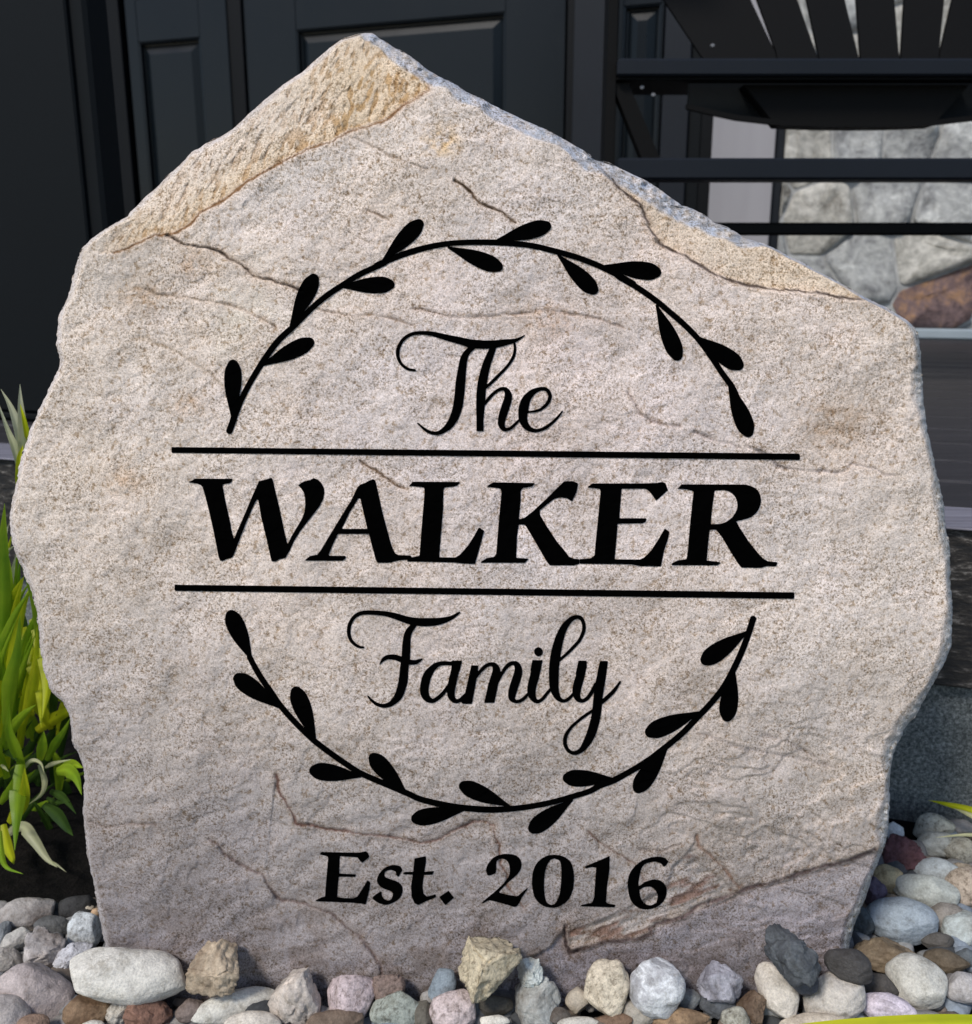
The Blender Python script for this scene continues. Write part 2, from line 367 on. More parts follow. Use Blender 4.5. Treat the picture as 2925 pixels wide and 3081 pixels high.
for k, (s, z, c) in enumerate(seeds):
    poly = [(sL, zl), (sR, zl), (sR, ZT), (sL, ZT)]
    for j, (s2, z2, _) in enumerate(seeds):
        if j == k or math.hypot(s2 - s, z2 - z) > .8: continue
        nx, ny = s2 - s, z2 - z; L = math.hypot(nx, ny); nx /= L; ny /= L
        poly = clip(poly, nx, ny, nx * (s + s2) / 2 + ny * (z + z2) / 2 - .0042)
        if len(poly) < 3: break
    if len(poly) < 3: continue
    cx = sum(p[0] for p in poly) / len(poly); cz = sum(p[1] for p in poly) / len(poly)
    # rounded outline, then rings inwards with uneven relief
    pts = []
    for i in range(len(poly)):
        a, p, c2 = poly[i-1], poly[i], poly[(i+1) % len(poly)]
        for q in (.12, .0, -.12):
            if q > 0: pts.append((p[0] + (a[0]-p[0])*q, p[1] + (a[1]-p[1])*q))
            elif q == 0: pts.append((p[0] * .94 + (a[0]+c2[0])*.03, p[1]*.94 + (a[1]+c2[1])*.03))
            else: pts.append((p[0] + (c2[0]-p[0])*-q, p[1] + (c2[1]-p[1])*-q))
        pts.append(((p[0]+c2[0])/2, (p[1]+c2[1])/2))
    n_ = len(pts); vs_ = []; fs = []; tilt = (rs.uniform(-.2, .2), rs.uniform(-.2, .2))
    for (sc, dp) in ((1, -.02), (1, .002), (.95, .007), (.7, .011), (.4, .012)):
        for (x, y) in pts:
            X = cx + (x - cx) * sc; Y = cz + (y - cz) * sc
            dz = dp + (tilt[0] * (X - cx) + tilt[1] * (Y - cz)) * (dp > .006) + (.022 * float(N2.f(X + k, Y, .045, 4, .65)) if dp > .006 else 0)
            vs_.append(P_(X, Y, dz if dp < .006 else max(dz, .0025), W0))
    for r_ in range(4):
        for i in range(n_): fs.append((r_*n_ + i, r_*n_ + (i+1) % n_, (r_+1)*n_ + (i+1) % n_, (r_+1)*n_ + i))
    fs.append(tuple(4*n_ + i for i in range(n_)))
    me = pym('stone', vs_, fs, True); link('stone', me, VM[c], wall)

paneled('front_door', 'dark charcoal front door with wide raised panel behind the engraved boulder', 'door', 748, 1698, 900, 1520, 62, 300, M_DOOR, -.012)
paneled('sidelight', 'narrow charcoal sidelight panel left of the front door, beside the pillar', 'sidelight', 398, 696, 430, 614, 118, 300, M_DOOR, .004, 'sidelights flanking the door')
paneled('sidelight', 'narrow charcoal sidelight panel right of the front door, behind the chair leg', 'sidelight', 1824, 1988, 1868, 1980, 14, 300, M_DOOR, .004, 'sidelights flanking the door')

# near pillar at the left, standing on the porch
pb = at_z(250, 1277, pz); ps = (pb - G0).dot(U); pn = (pb - G0).dot(NW)
s_r = (hit(290, 400, G0 + NW * pn, NW) - G0).dot(U)
pil = empty('porch_pillar', P_(s_r - .12, pz, pn - .12, G0), 'dark slate square porch pillar rising beside the left shoulder of the boulder', 'pillar')
slab('shaft', s_r - .42, s_r, pz, ZT, pn - .035, pn, M_PILLAR, pil, G0, .004)
slab('cover_board', s_r - .40, s_r - .02, pz + .0125, ZT, pn + .0005, pn + .006, M_PILLAR, pil, G0, .002)
slab('base_trim', s_r - .44, s_r + .012, pz, pz + .012, pn - .05, pn + .004, M_PILLAR, pil, G0, .004)

# ------------------------------------------------------------------ chair
YC = 1.45
def cxz(px, py, Y=YC): p = at_y(px, py, Y); return p.x, p.z
def box(name, x0, x1, y0, y1, z0, z1, m, parent, bev=.003):
    bev = min(bev, (x1-x0)/3, (y1-y0)/3, (z1-z0)/3); vs_ = []; fs = []
    for z, i in ((z0, bev), (z0 + bev, 0), (z1 - bev, 0), (z1, bev)):
        vs_ += [(x0 + i, y0 + i, z), (x1 - i, y0 + i, z), (x1 - i, y1 - i, z), (x0 + i, y1 - i, z)]
    fs.append((0, 3, 2, 1)); fs.append((12, 13, 14, 15))
    for k in (0, 4, 8):
        for i in range(4): fs.append((k+i, k+(i+1) % 4, k+4+(i+1) % 4, k+4+i))
    return link(name, pym(name, vs_, fs), m, parent)
def prism(name, poly, y0, y1, m, parent):
    """poly in (x,z); extruded along y; optional per-vertex y offset as third value"""
    n_ = len(poly); vs_ = [(p[0], y0 + (p[2] if len(p) > 2 else 0), p[1]) for p in poly] + [(p[0], y1 + (p[2] if len(p) > 2 else 0), p[1]) for p in poly]
    fs = [tuple(range(n_)), tuple(reversed(range(n_, 2*n_)))] + [(i + n_, (i+1) % n_ + n_, (i+1) % n_, i) for i in range(n_)]
    return link(name, pym(name, vs_, fs), m, parent)
xc = cxz(2595, 300)[0]
chair = empty('adirondack_chair', (xc, YC + .2, pz), 'tall dark fan-back porch chair with footrest rails behind the boulder', 'chair')
xl = cxz(1821, 400)[0]; xl2 = cxz(1848, 400)[0]; mir = lambda x: 2 * xc - x
zs0, zs1 = cxz(2400, 233)[1], cxz(2400, 180)[1]
zarm = zs1 + .30
box('leg', xl, xl2, YC - .0, YC + .05, pz, zarm, M_CHAIR, chair); box('leg', mir(xl2), mir(xl), YC, YC + .05, pz, zarm, M_CHAIR, chair)
box('seat_rail', xl2 + .0005, mir(xl2) - .0005, YC - .012, YC + .012, zs0, zs1, M_CHAIRB, chair)
box('seat_rail', xl2 + .001, mir(xl2) - .001, YC - .006, YC + .02, cxz(2400, 243)[1], zs0 - .0005, M_CHAIR, chair)
box('footrest', xl2 + .0005, mir(xl2) - .0005, YC - .05, YC + .0, cxz(2400, 550)[1], cxz(2400, 487)[1], M_CHAIRB, chair)
box('rung', xl2 + .0005, mir(xl2) - .0005, YC + .01, YC + .035, cxz(2400, 706)[1], cxz(2400, 668)[1], M_CHAIR, chair)
for mm in (lambda x: x, mir):
    a = cxz(1842, 248); b_ = cxz(1893, 248); c = cxz(1990, 480, YC + .0); d = cxz(1935, 480, YC + .0)
    q = [(mm(a[0]), a[1]), (mm(b_[0]), b_[1]), (mm(c[0]), c[1]), (mm(d[0]), d[1])]
    if mm is mir: q = q[::-1]
    prism('brace', q, YC + .004, YC + .03, M_CHAIR, chair)
    x0, x1 = sorted((mm(xl), mm(xl2)))
    spl = .16 if mm is mir else .066
    box('rear_leg', x0 + spl, x1 + spl, YC + .50, YC + .55, pz, zarm, M_CHAIR, chair)
    box('armrest', x0 - .02, x1 + .05, YC - .05, YC + .56, zarm + .0005, zarm + .02, M_CHAIRB, chair)
# curved seat underside
low = [cxz(*p) for p in ((2072, 323), (2149, 341), (2223, 357), (2351, 372), (2480, 377), (2595, 378))]
low = low + [(mir(x), z) for x, z in reversed(low[:-1])]
zt_ = cxz(2400, 246)[1]
prism('seat_apron', [(p[0], p[1]) for p in low[3:-3]] + [(mir(cxz(2260, 250)[0]), zt_), (cxz(2250, 250)[0], zt_)], YC + .022, YC + .05, M_CHAIR, chair)
up = [(x, z + .007) for x, z in low]
prism('seat_edge', low + up[::-1], YC + .012, YC + .0215, M_CHAIR, chair)
zb_ = cxz(2400, 246, YC + .055)[1]
lw = [cxz(*p, YC + .055) for p in ((2070, 322), (2149, 338), (2223, 354), (2351, 369), (2480, 374), (2595, 375))]
xc5 = cxz(2595, 300, YC + .055)[0]; lw = lw + [(2 * xc5 - x, z) for x, z in reversed(lw[:-1])]
prism('seat_panel', lw + [(lw[-1][0], zb_), (lw[0][0], zb_)], YC + .0505, YC + .062, M_PILLAR, chair)
for k in range(5):
    y0 = YC + .07 + k * .062
    box('seat_slat', xc - .32, xc + .32, y0, y0 + .055, zb_ + .012 + .006 * k, zb_ + .026 + .006 * k, M_CHAIR, chair)
M_SCREW = paint('dull_steel', (.20, .20, .21), .4, .5)
for px_, py_ in ((2143, 137), (1932, 262), (1966, 284)):
    x_, z_ = cxz(px_, py_, YC + .055 if py_ < 200 else YC); yy_ = YC + .052 if py_ < 200 else YC
    prism('screw', [(x_ + .0030 * math.cos(a_ * .785), z_ + .0022 * math.sin(a_ * .785)) for a_ in range(8)], yy_, yy_ + .004, M_SCREW, chair)
# fan back: six slats and more
YB = YC + .06
tops = [(2026, 0), ((2292, 11), (2311, 11)), ((2432, 11), (2459, 11)), ((2574, 5), (2608, 5)), ((2723, 3), (2753, 3)), ((2873, 0), (2898, 0))]
bots = [(2125, 176), (2343, 146), (2474, 178), (2598, 178), (2719, 178), (2842, 152)]
edges = []   # each boundary: right side of the slat to its left, left side of the slat to its right, as points (bottom, tip, top)
def ext(a, b, k): return (a[0] + (b[0] - a[0]) * k, a[1] + (b[1] - a[1]) * k)
K = 4.2
def bound(tip, top):
    b2, t2 = cxz(*tip, YB), cxz(*top, YB); dn = ext(b2, t2, -.5); hi = ext(b2, t2, K); return [dn, b2, hi]
L_edge = bound(bots[0], tops[0])
gaps = []
for tp, bt in zip(tops[1:], bots[1:]): gaps.append((bound((bt[0] - 2, bt[1]), (tp[0][0] + 1, tp[0][1])), bound((bt[0] + 2, bt[1]), (tp[1][0] - 1, tp[1][1]))))
mirb = lambda bd: [(mir(x), z) for x, z in bd]
lefts = [L_edge] + [g[1] for g in gaps]; rights = [g[0] for g in gaps] + [mirb(L_edge)]
zlow = cxz(2400, 262, YB)[1]; ztop = zs1 + .55
for k, (lf, rt) in enumerate(zip(lefts, rights)):
    def xat(bd, z):
        a, b2 = (bd[0], bd[1]) if z < bd[1][1] else (bd[1], bd[2]); return a[0] + (b2[0] - a[0]) * (z - a[1]) / (b2[1] - a[1])
    zm_l, zm_r = lf[1][1], rt[1][1]; yo = lambda z: (z - zlow) * .30
    u = (k + .5) / len(lefts) * 2 - 1; zt = ztop - .10 * u * u
    if k == 0: lo = xat(lf, zlow)
    gl = (lefts[k][1][0] + (rights[k-1][1][0] if k else lefts[k][1][0])) / 2; gr_ = (rights[k][1][0] + (lefts[k+1][1][0] if k + 1 < len(lefts) else rights[k][1][0])) / 2
    sl_ = (xat(lf, zm_l) - xat(lf, zm_l + .1)) / .1; sr_ = (xat(rt, zm_r) - xat(rt, zm_r + .1)) / .1
    poly = [(gl + sl_ * .5 * (zm_l - zlow) + .0006, zlow, yo(zlow)), (gr_ + sr_ * .5 * (zm_r - zlow) - .0006, zlow, yo(zlow)), (xat(rt, zm_r), zm_r, yo(zm_r)), (xat(rt, zt), zt, yo(zt)), (xat(lf, zt), zt, yo(zt)), (xat(lf, zm_l), zm_l, yo(zm_l))]
    prism('back_slat', poly, YB, YB + .007, M_CHAIR, chair)

# ------------------------------------------------------------------ the boulder
LEAN = R(7); yb = EYE / math.tan(PITCH + math.atan((2985 - CY) / F))
SN = Vector((0, -math.cos(LEAN), math.sin(LEAN))); SB = Vector((0, yb, 0))
def plane_np(X, Y, h=0.0):
    a = (X - CX) / F; b = -(Y - CY) / F
    D = np.stack([a, math.cos(PITCH) + b * math.sin(PITCH), -math.sin(PITCH) + b * math.cos(PITCH)], -1)
    n = np.array(SN); k = ((np.array(SB - CAMP)).dot(n) + h) / (D @ n)
    return np.array(CAMP) + D * k[..., None]
LEFT = [(1100,99),(1080,101),(1032,115),(1000,136),(906,218),(850,256),(800,296),(746,344),(700,388),(666,410),(640,418),(613,434),(600,446),(581,453),(560,474),(538,498),(505,528),(469,565),(430,600),(392,637),(385,650),(320,685),(280,715),(243,752),(236,775),(229,800),(216,850),(203,896),(186,930),(176,960),(171,1000),(171,1043),(181,1085),(176,1112),(138,1187),(93,1288),(69,1362),(53,1426),(44,1480),(36,1510),(27,1560),(33,1600),(38,1640),(50,1676),(66,1704),(80,1746),(98,1790),(107,1826),(116,1890),(122,1960),(132,2020),(155,2081),(187,2113),(208,2150),(214,2190),(218,2230),(232,2262),(250,2294),(253,2347),(250,2400),(250,2454),(254,2510),(261,2561),(271,2610),(283,2667),(290,2715),(298,2763),(309,2815),(320,2859),(335,2930),(352,3000),(370,3062)]
RIGHT = [(1103,99),(1120,99),(1130,104),(1139,115),(1160,124),(1187,144),(1205,150),(1256,184),(1290,212),(1320,229),(1362,248),(1405,277),(1450,296),(1480,315),(1540,343),(1586,365),(1640,388),(1693,416),(1730,438),(1773,464),(1783,478),(1831,488),(1870,508),(1917,530),(1955,548),(1994,575),(2020,598),(2053,618),(2080,624),(2106,640),(2130,652),(2150,672),(2191,684),(2220,700),(2240,718),(2298,732),(2340,752),(2378,773),(2420,792),(2458,815),(2520,846),(2591,888),(2630,908),(2671,928),(2700,945),(2727,962),(2748,980),(2760,1000),(2765,1021),(2770,1060),(2772,1107),(2778,1165),(2781,1229),(2788,1280),(2799,1330),(2812,1390),(2826,1453),(2835,1490),(2842,1533),(2846,1586),(2858,1640),(2859,1700),(2860,1746),(2864,1800),(2867,1840),(2863,1900),(2864,1933),(2855,1960),(2847,1986),(2828,2020),(2806,2060),(2792,2085),(2778,2113),(2765,2140),(2754,2161),(2735,2175),(2719,2196),(2716,2212),(2709,2224),(2698,2238),(2692,2255),(2684,2290),(2682,2321),(2678,2370),(2677,2427),(2674,2470),(2671,2507),(2660,2550),(2645,2587),(2634,2615),(2623,2641),(2612,2680),(2602,2710),(2586,2750),(2570,2785),(2560,2820),(2554,2854),(2545,2885),(2538,2912),(2520,2990),(2500,3062)]
def OUT():
    return LEFT[::-1] + RIGHT
c2p = lambda pts, ox, oy, s: [(ox + x / s, oy + y / s) for x, y in pts]
LEDGE_A = c2p([(640,1425),(700,1405),(800,1360),(870,1330),(950,1325),(1050,1285),(1100,1240),(1150,1185),(1250,1140),(1400,1025),(1550,935),(1700,860),(1876,795)], 0, 0, 1.876) + c2p([(85,750),(170,715),(290,685),(400,600),(545,510),(543,470)], 1000, 0, 1.876)
BAND_A = LEDGE_A + [(1330,215),(1250,160),(1100,60),(900,150),(500,480),(200,720),(300,765)]
LEDGE_E = [(1786,480)] + c2p([(1480,910),(1560,1000),(1650,1080),(1740,1160),(1790,1280),(1860,1380)], 1000, 0, 1.876)[1:] + c2p([(100,1360),(130,1390),(250,1440),(330,1490),(400,1540),(480,1570),(620,1615),(800,1635),(1000,1655),(1200,1685),(1320,1692)], 1925, 0, 1.876)
REG_E = LEDGE_E + [(2640,880),(2300,700),(1900,490)]
LEDGE_L = c2p([(1330,1325),(1310,1360),(1315,1430),(1340,1470),(1420,1450),(1550,1410),(1700,1400),(1800,1370)], 1000, 2081, 1.876) + c2p([(60,1335),(100,1310),(250,1270),(350,1200),(500,1160),(620,1110),(750,1070),(850,1050),(950,1010),(1150,960),(1330,890)], 1925, 2081, 1.876)
REG_L = LEDGE_L + [(2700,2600),(2600,3080),(1500,3080),(1560,2900),(1650,2850)]
LEDGE_I = c2p([(480,1500),(500,1600),(530,1680),(600,1780),(650,1910),(780,1935),(900,1950),(1100,1985)], 660, 1800, 2.823) + c2p([(0,1010),(100,1025),(200,1050),(350,1030),(450,980),(560,920),(640,875),(700,850),(800,845),(880,880)], 1200, 2200, 3.1267)
ZONE_L = [(1700,2790),(1710,2860),(1830,2835),(1900,2828),(2000,2790),(2120,2740),(2225,2685),(2180,2640),(2110,2590),(2095,2520),(2060,2560),(2020,2600),(2000,2660),(1900,2720),(1800,2765)]
# (points, depth in m, half width in px, colour strength)
CRACKS = [
 (LEDGE_A, .0006, 5, 1.0, (.30,.17,.08)), (LEDGE_E, .0008, 4.5, 1.0, (.16,.12,.10)), (LEDGE_L, .0010, 6, 1.0, (.16,.12,.12)), (LEDGE_I, .0008, 5, .85, (.20,.12,.10)), ([(1702,2786),(1699,2820),(1704,2850),(1716,2866),(1735,2862)], .0012, 6, 1.1, (.07,.05,.05)),
 (c2p([(940,1330),(1050,1385),(1200,1410),(1280,1445),(1370,1500),(1400,1530),(1430,1555),(1520,1580),(1640,1620),(1700,1640)],0,0,1.876), .0010, 4.5, .9, (.20,.15,.12)),
 (c2p([(820,1640),(880,1660),(1060,1680),(1250,1710),(1380,1750),(1450,1790),(1560,1850)],0,0,1.876), .0004, 4, .45, (.25,.18,.12)),
 (c2p([(690,1015),(740,1050),(790,1090),(810,1130),(880,1175),(940,1190),(980,1215),(1030,1260)],1000,0,1.876), .0009, 4, .9, (.20,.14,.09)),
 (c2p([(200,1190),(250,1205),(320,1240)],1000,0,1.876), .0004, 4, .6, (.24,.16,.1)),
 (c2p([(80,760),(240,830),(340,885),(540,960)],1000,0,1.876), .0003, 4, .35, (.24,.16,.1)),
 (c2p([(930,840),(1100,880),(1240,905),(1390,890),(1600,930),(1744,990)],640,640,2.9067), .0004, 4, .5, (.25,.17,.12)),
 (c2p([(450,1745),(560,1760),(700,1790),(900,1785),(1200,1755),(1300,1760),(1500,1800),(1640,1850)],1000,0,1.876), .0004, 4, .42, (.26,.17,.13)),
 (c2p([(600,640),(740,700),(780,760),(900,775),(1150,790),(1200,740),(1250,755),(1330,770),(1380,800),(1440,810)],1925,1000,1.876), .0005, 5, .5, (.28,.25,.27)),
 (c2p([(300,1450),(320,1510),(380,1570),(430,1660),(520,1730),(650,1770),(800,1790)],1800,740,3.294), .0005, 5, .5, (.26,.2,.2)),
 (c2p([(960,1850),(1050,1880),(1200,1940),(1400,1990)],1800,740,3.294), .0005, 6, .4, (.26,.2,.2)),
 (c2p([(300,-50),(400,0),(480,50),(560,110),(620,150),(690,200),(750,235),(820,265)],1000,1400,3.752), .0007, 3.5, .8, (.24,.16,.1)),
 (c2p([(890,880),(890,950),(905,1000),(930,1040)],1200,2200,3.1267) + c2p([(240,0),(232,60),(245,120),(240,190),(275,240),(310,290),(300,380),(340,440),(400,520),(455,600)],1430,2540,3.1267), .0007, 4, .8, (.22,.14,.11)),
 (c2p([(1180,840),(1230,860),(1270,920),(1330,960),(1400,1000),(1480,1030),(1520,1100),(1560,1150),(1600,1175),(1720,1195),(1780,1225),(1876,1255)],0,2081,1.876) + c2p([(30,1285),(60,1305),(110,1350),(150,1380),(190,1430),(220,1470),(270,1540),(285,1600)],1000,2081,1.876), .0007, 5, .72, (.20,.15,.14)),
 (c2p([(1450,790),(1500,840),(1530,870),(1560,890),(1650,940),(1720,980),(1760,1060)],1000,2081,1.876), .0006, 4, .7, (.22,.15,.12)),
 (c2p([(320,820),(330,870),(400,930),(480,1000),(520,1060),(560,1110)],1925,2081,1.876), .0007, 6, .6, (.28,.17,.12)),
 (c2p([(0,890),(120,900),(230,865)],1925,2081,1.876), .0003, 4, .5, (.2,.16,.14)),
 (c2p([(340,240),(420,260),(520,300),(640,330),(820,360),(960,390),(1060,420)],1925,2081,1.876), .0004, 7, .3, (.3,.26,.26)),
 (c2p([(700,250),(820,280),(900,310),(1000,380),(1100,430)],1925,2081,1.876), .0004, 7, .3, (.3,.26,.26)),
 ([(262,2470),(330,2490),(400,2478),(470,2482)], .0004, 5, .4, (.24,.18,.16)),
 ([(420,1010),(520,1050),(640,1130),(720,1220)], .0003, 6, .3, (.34,.24,.13)),
]
OUTL = OUT()
ARR = OUTL
def relief(X, Y, DO):
    """height (m) towards the viewer over the mean plane and linear colour"""
    wx = X + 14 * N2.f(X, Y, 60, 3); wy = Y + 14 * N3.f(X, Y, 60, 3)
    h = .0032 * N1.f(X, Y, 520, 3) + .0014 * N2.f(X, Y, 110, 3) + .0004 * N3.f(X, Y, 26, 3)
    tv = 5.5 * N3.f(X * .8 + Y * .5, Y * 1.25 - X * .3, 430, 5, .55) + 20; tf = tv - np.floor(tv); h = h + (.00032 + .00028 * sstep(1900, 2500, Y) + .0007 * sstep(1700, 2200, X) * sstep(2050, 2450, Y)) * (np.floor(tv) - 20 + sstep(0, .16, tf))
    # rippled bedding on the lower half
    h = h + .0003 * np.sin((Y * .9 + X * .35) / 13 + 4 * N1.f(X, Y, 200, 2)) * sstep(2100, 2500, Y)
    col = np.zeros(X.shape + (3,)); base = np.array([.83, .72, .62])
    n1 = N1.f(X + 900, Y, 420, 4)[..., None]; n2 = N2.f(X, Y + 500, 240, 4)[..., None]
    col[:] = base
    col = col * (1 + .10 * n2) + n1 * np.array([.05, .015, -.02])
    pk = np.exp(-(((X - 1650) / 900) ** 2 + ((Y - 1300) / 800) ** 2))[..., None]
    col = col * (1 - pk * np.array([.0, .02, -.045]))
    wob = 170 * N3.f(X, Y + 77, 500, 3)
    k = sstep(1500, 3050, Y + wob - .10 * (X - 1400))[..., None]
    col = col * (1 - k) + k * np.array([.285, .255, .255]) * (1 + .12 * n2)  # damp mauve-grey stone towards the base, with shade near the ground painted in
    yl = np.exp(-(((X - 1330) / 50) ** 2 + ((Y - 425) / 45) ** 2))[..., None]; col = col * (1 - yl * np.clip(.5 + 1.4 * N3.f(X, Y, 22, 3), 0, 1)[..., None] * np.array([.06, .26, .58]))
    for (ex, ey, er) in ((585, 795, 55), (430, 890, 70), (560, 1220, 50), (380, 1450, 60), (2520, 1280, 120), (1650, 960, 90)):
        g = np.exp(-(((X - ex) / er) ** 2 + ((Y - ey) / er * 1.4) ** 2))[..., None] * (.6 + .8 * N2.f(X, Y, 14, 2)[..., None])
        col = col * (1 - np.clip(g, 0, 1) * np.array([.10, .22, .34]))
    jx = X + 2.5 * N2.f(X, Y, 9, 2) + 4 * N3.f(X, Y, 30, 2); jy = Y + 2.5 * N3.f(X, Y, 9, 2) + 4 * N2.f(X, Y, 30, 2)
    def region(poly, ledge):
        return inside(jx, jy, poly), seg_dist(jx, jy, ledge)
    insA, dA = region(BAND_A, LEDGE_A); insA = insA * sstep(225, 460, X)
    rA = insA * (sstep(0, 9, dA) * .0012 + np.minimum(dA, 260) * .000055) + insA * .0011 * N3.f(X * .8 + Y * .6, Y * .25 - X * .33, 22, 3) * sstep(0, 40, dA)
    h = h - rA
    m = (insA * sstep(0, 10, dA))[..., None]
    al, ac = (X * .34 - Y * .94) / 34, (X * .94 + Y * .34) / 12
    sf = N3.f(al + .35 * np.sin(ac * .7), ac, 1, 3); st = sstep(.06, .34, sf)[..., None]; h = h - insA * .00035 * sstep(.0, .4, sf)
    orange = np.array([.76, .60, .42]) * (1 - st) + np.array([.50, .31, .13]) * st
    top = np.exp(-(((X - 1120) / 230) ** 2 + ((Y - 240) / 130) ** 2))[..., None]
    wgt = m * (.30 + .60 * np.clip(top + np.exp(-(dA / 75) ** 2)[..., None] * .9, 0, 1)); col = col * (1 - wgt) + orange * wgt
    insE, dE = region(REG_E, LEDGE_E)
    h = h - np.where(insE, sstep(0, 9, dE) * .0014 + np.minimum(dE, 200) * .00003, 0)
    m = (insE * sstep(0, 8, dE))[..., None]; col = col * (1 - m * np.array([.0, .04, .14]))
    insL, dL = region(REG_L, LEDGE_L)
    h = h - np.where(insL, sstep(0, 12, dL) * .0034 * np.exp(-dL / 400), 0)
    m = (insL * sstep(0, 12, dL))[..., None]; col = col * (1 - m) + m * col * np.array([.95, .97, 1.06])
    insZ = inside(wx, wy, ZONE_L); dZ = seg_dist(X, Y, ZONE_L, True)
    mz = insZ * sstep(0, 16, dZ)
    zl2 = (Y * .93 + X * .37); stz = sstep(-.18, .25, N2.f((X * .93 - Y * .37) / 3.2, zl2, 26, 4))[..., None]
    h = h - mz * (.0012 + .0030 * np.abs(N2.f((X * .93 - Y * .37) / 3.2, zl2, 26, 4)))
    mz = mz[..., None]; col = col * (1 - mz) + mz * (np.array([.42, .375, .35]) * (1 - stz) + np.array([.235, .155, .125]) * stz)
    rg = np.exp(-(((X - 2330) / 300) ** 2 + ((Y - 2540) / 110) ** 2)); h = h + rg * .0014 * N3.f(X, Y, 24, 3); col = col * (1 - .16 * (rg * sstep(-.1, .4, N2.f(X * .6, Y * 1.3, 20, 3)))[..., None])
    dirt = sstep(2560, 2960, Y + 90 * N1.f(X, Y, 130, 3)) * sstep(-.12, .3, N3.f(X, Y + 300, 60, 4)); col = col * (1 - dirt[..., None] * np.array([.22, .27, .32]))
    insI = inside(X, Y, LEDGE_I + [(1480, 2540), (1500, 3080), (900, 3080), (800, 2600)])
    dI = seg_dist(X, Y, LEDGE_I); h = h - np.where(insI, .0011 * sstep(0, 14, dI) * np.exp(-dI / 120), 0)
    for pts, dep, wd, cs, cc in CRACKS:
        xs_ = [p[0] for p in pts]; ys_ = [p[1] for p in pts]
        bx = (X > min(xs_) - 50) & (X < max(xs_) + 50) & (Y > min(ys_) - 50) & (Y < max(ys_) + 50)
        if not bx.any(): continue
        d = seg_dist(jx[bx], jy[bx], pts); s = .55 + .75 * N1.v(X[bx] / 38, Y[bx] / 38)
        g = np.exp(-(d / (wd * np.clip(s, .6, 1.2))) ** 2); h[bx] -= 2.0 * dep * g * s
        gc = np.clip(1.35 * g ** 1.35 * cs * np.clip(s, .7, 1.1), 0, 1)[..., None]; cb = col[bx]; col[bx] = cb * (1 - gc) + gc * np.array(cc) * .9
        halo = (np.exp(-(d / (wd * 4)) ** 2) * .16 * cs)[..., None]; col[bx] = col[bx] * (1 - halo * np.array([.2, .5, .8]))
    # rim, and fresh blue-grey fracture along the upper right edge, sky reflection painted in
    TR = seg_dist(X, Y, RIGHT[:47]); tw = 14 + 16 * (1 + N1.f(X, Y, 80, 3)) + 34 * np.exp(-(((X - 1960) / 160) ** 2)) + 14 * np.exp(-(((X - 1480) / 90) ** 2)) + 12 * np.exp(-(((X - 1190) / 70) ** 2))
    tw = tw * sstep(1040, 1120, X) * (1 - .75 * sstep(2200, 2330, X))
    e = np.clip(1 - TR / np.maximum(tw, 1), 0, 1)
    h = h - e * .0085 * (1 + .5 * N3.f(X, Y, 18, 3))
    m = sstep(.0, .25, e)[..., None] * (.75 + .5 * N2.f(X, Y, 16, 3)[..., None]); m = np.clip(m, 0, 1); col = col * (1 - m) + m * np.array([.50, .53, .60]) * (1 + .28 * N3.f(X, Y, 11, 3)[..., None])
    RR = seg_dist(X, Y, RIGHT[46:110]); tw2 = 16 + 22 * np.clip(N1.f(X, Y + 50, 110, 2) + .4, 0, 1); tw2 = np.where(X > 2000, tw2, 1)
    e2 = np.clip(1 - RR / tw2, 0, 1); h = h - e2 * .006 * (1 + .5 * N3.f(X, Y, 14, 2))
    m = sstep(.1, .6, e2)[..., None] * .7; col = col * (1 - m) + m * np.array([.50, .52, .52])
    LL = seg_dist(X, Y, LEFT); e3 = np.clip(1 - LL / (12 + 14 * np.clip(N2.f(X, Y, 90, 2) + .4, 0, 1)), 0, 1)
    h = h - e3 * .004; m = sstep(.1, .7, e3)[..., None] * .55; col = col * (1 - m) + m * np.array([.62, .58, .58])
    r = np.clip(1 - DO / 10, 0, 1); h = h - .0042 * (1 - np.sqrt(np.clip(1 - r * r, 0, 1)))
    return h, np.clip(col, .01, .88)

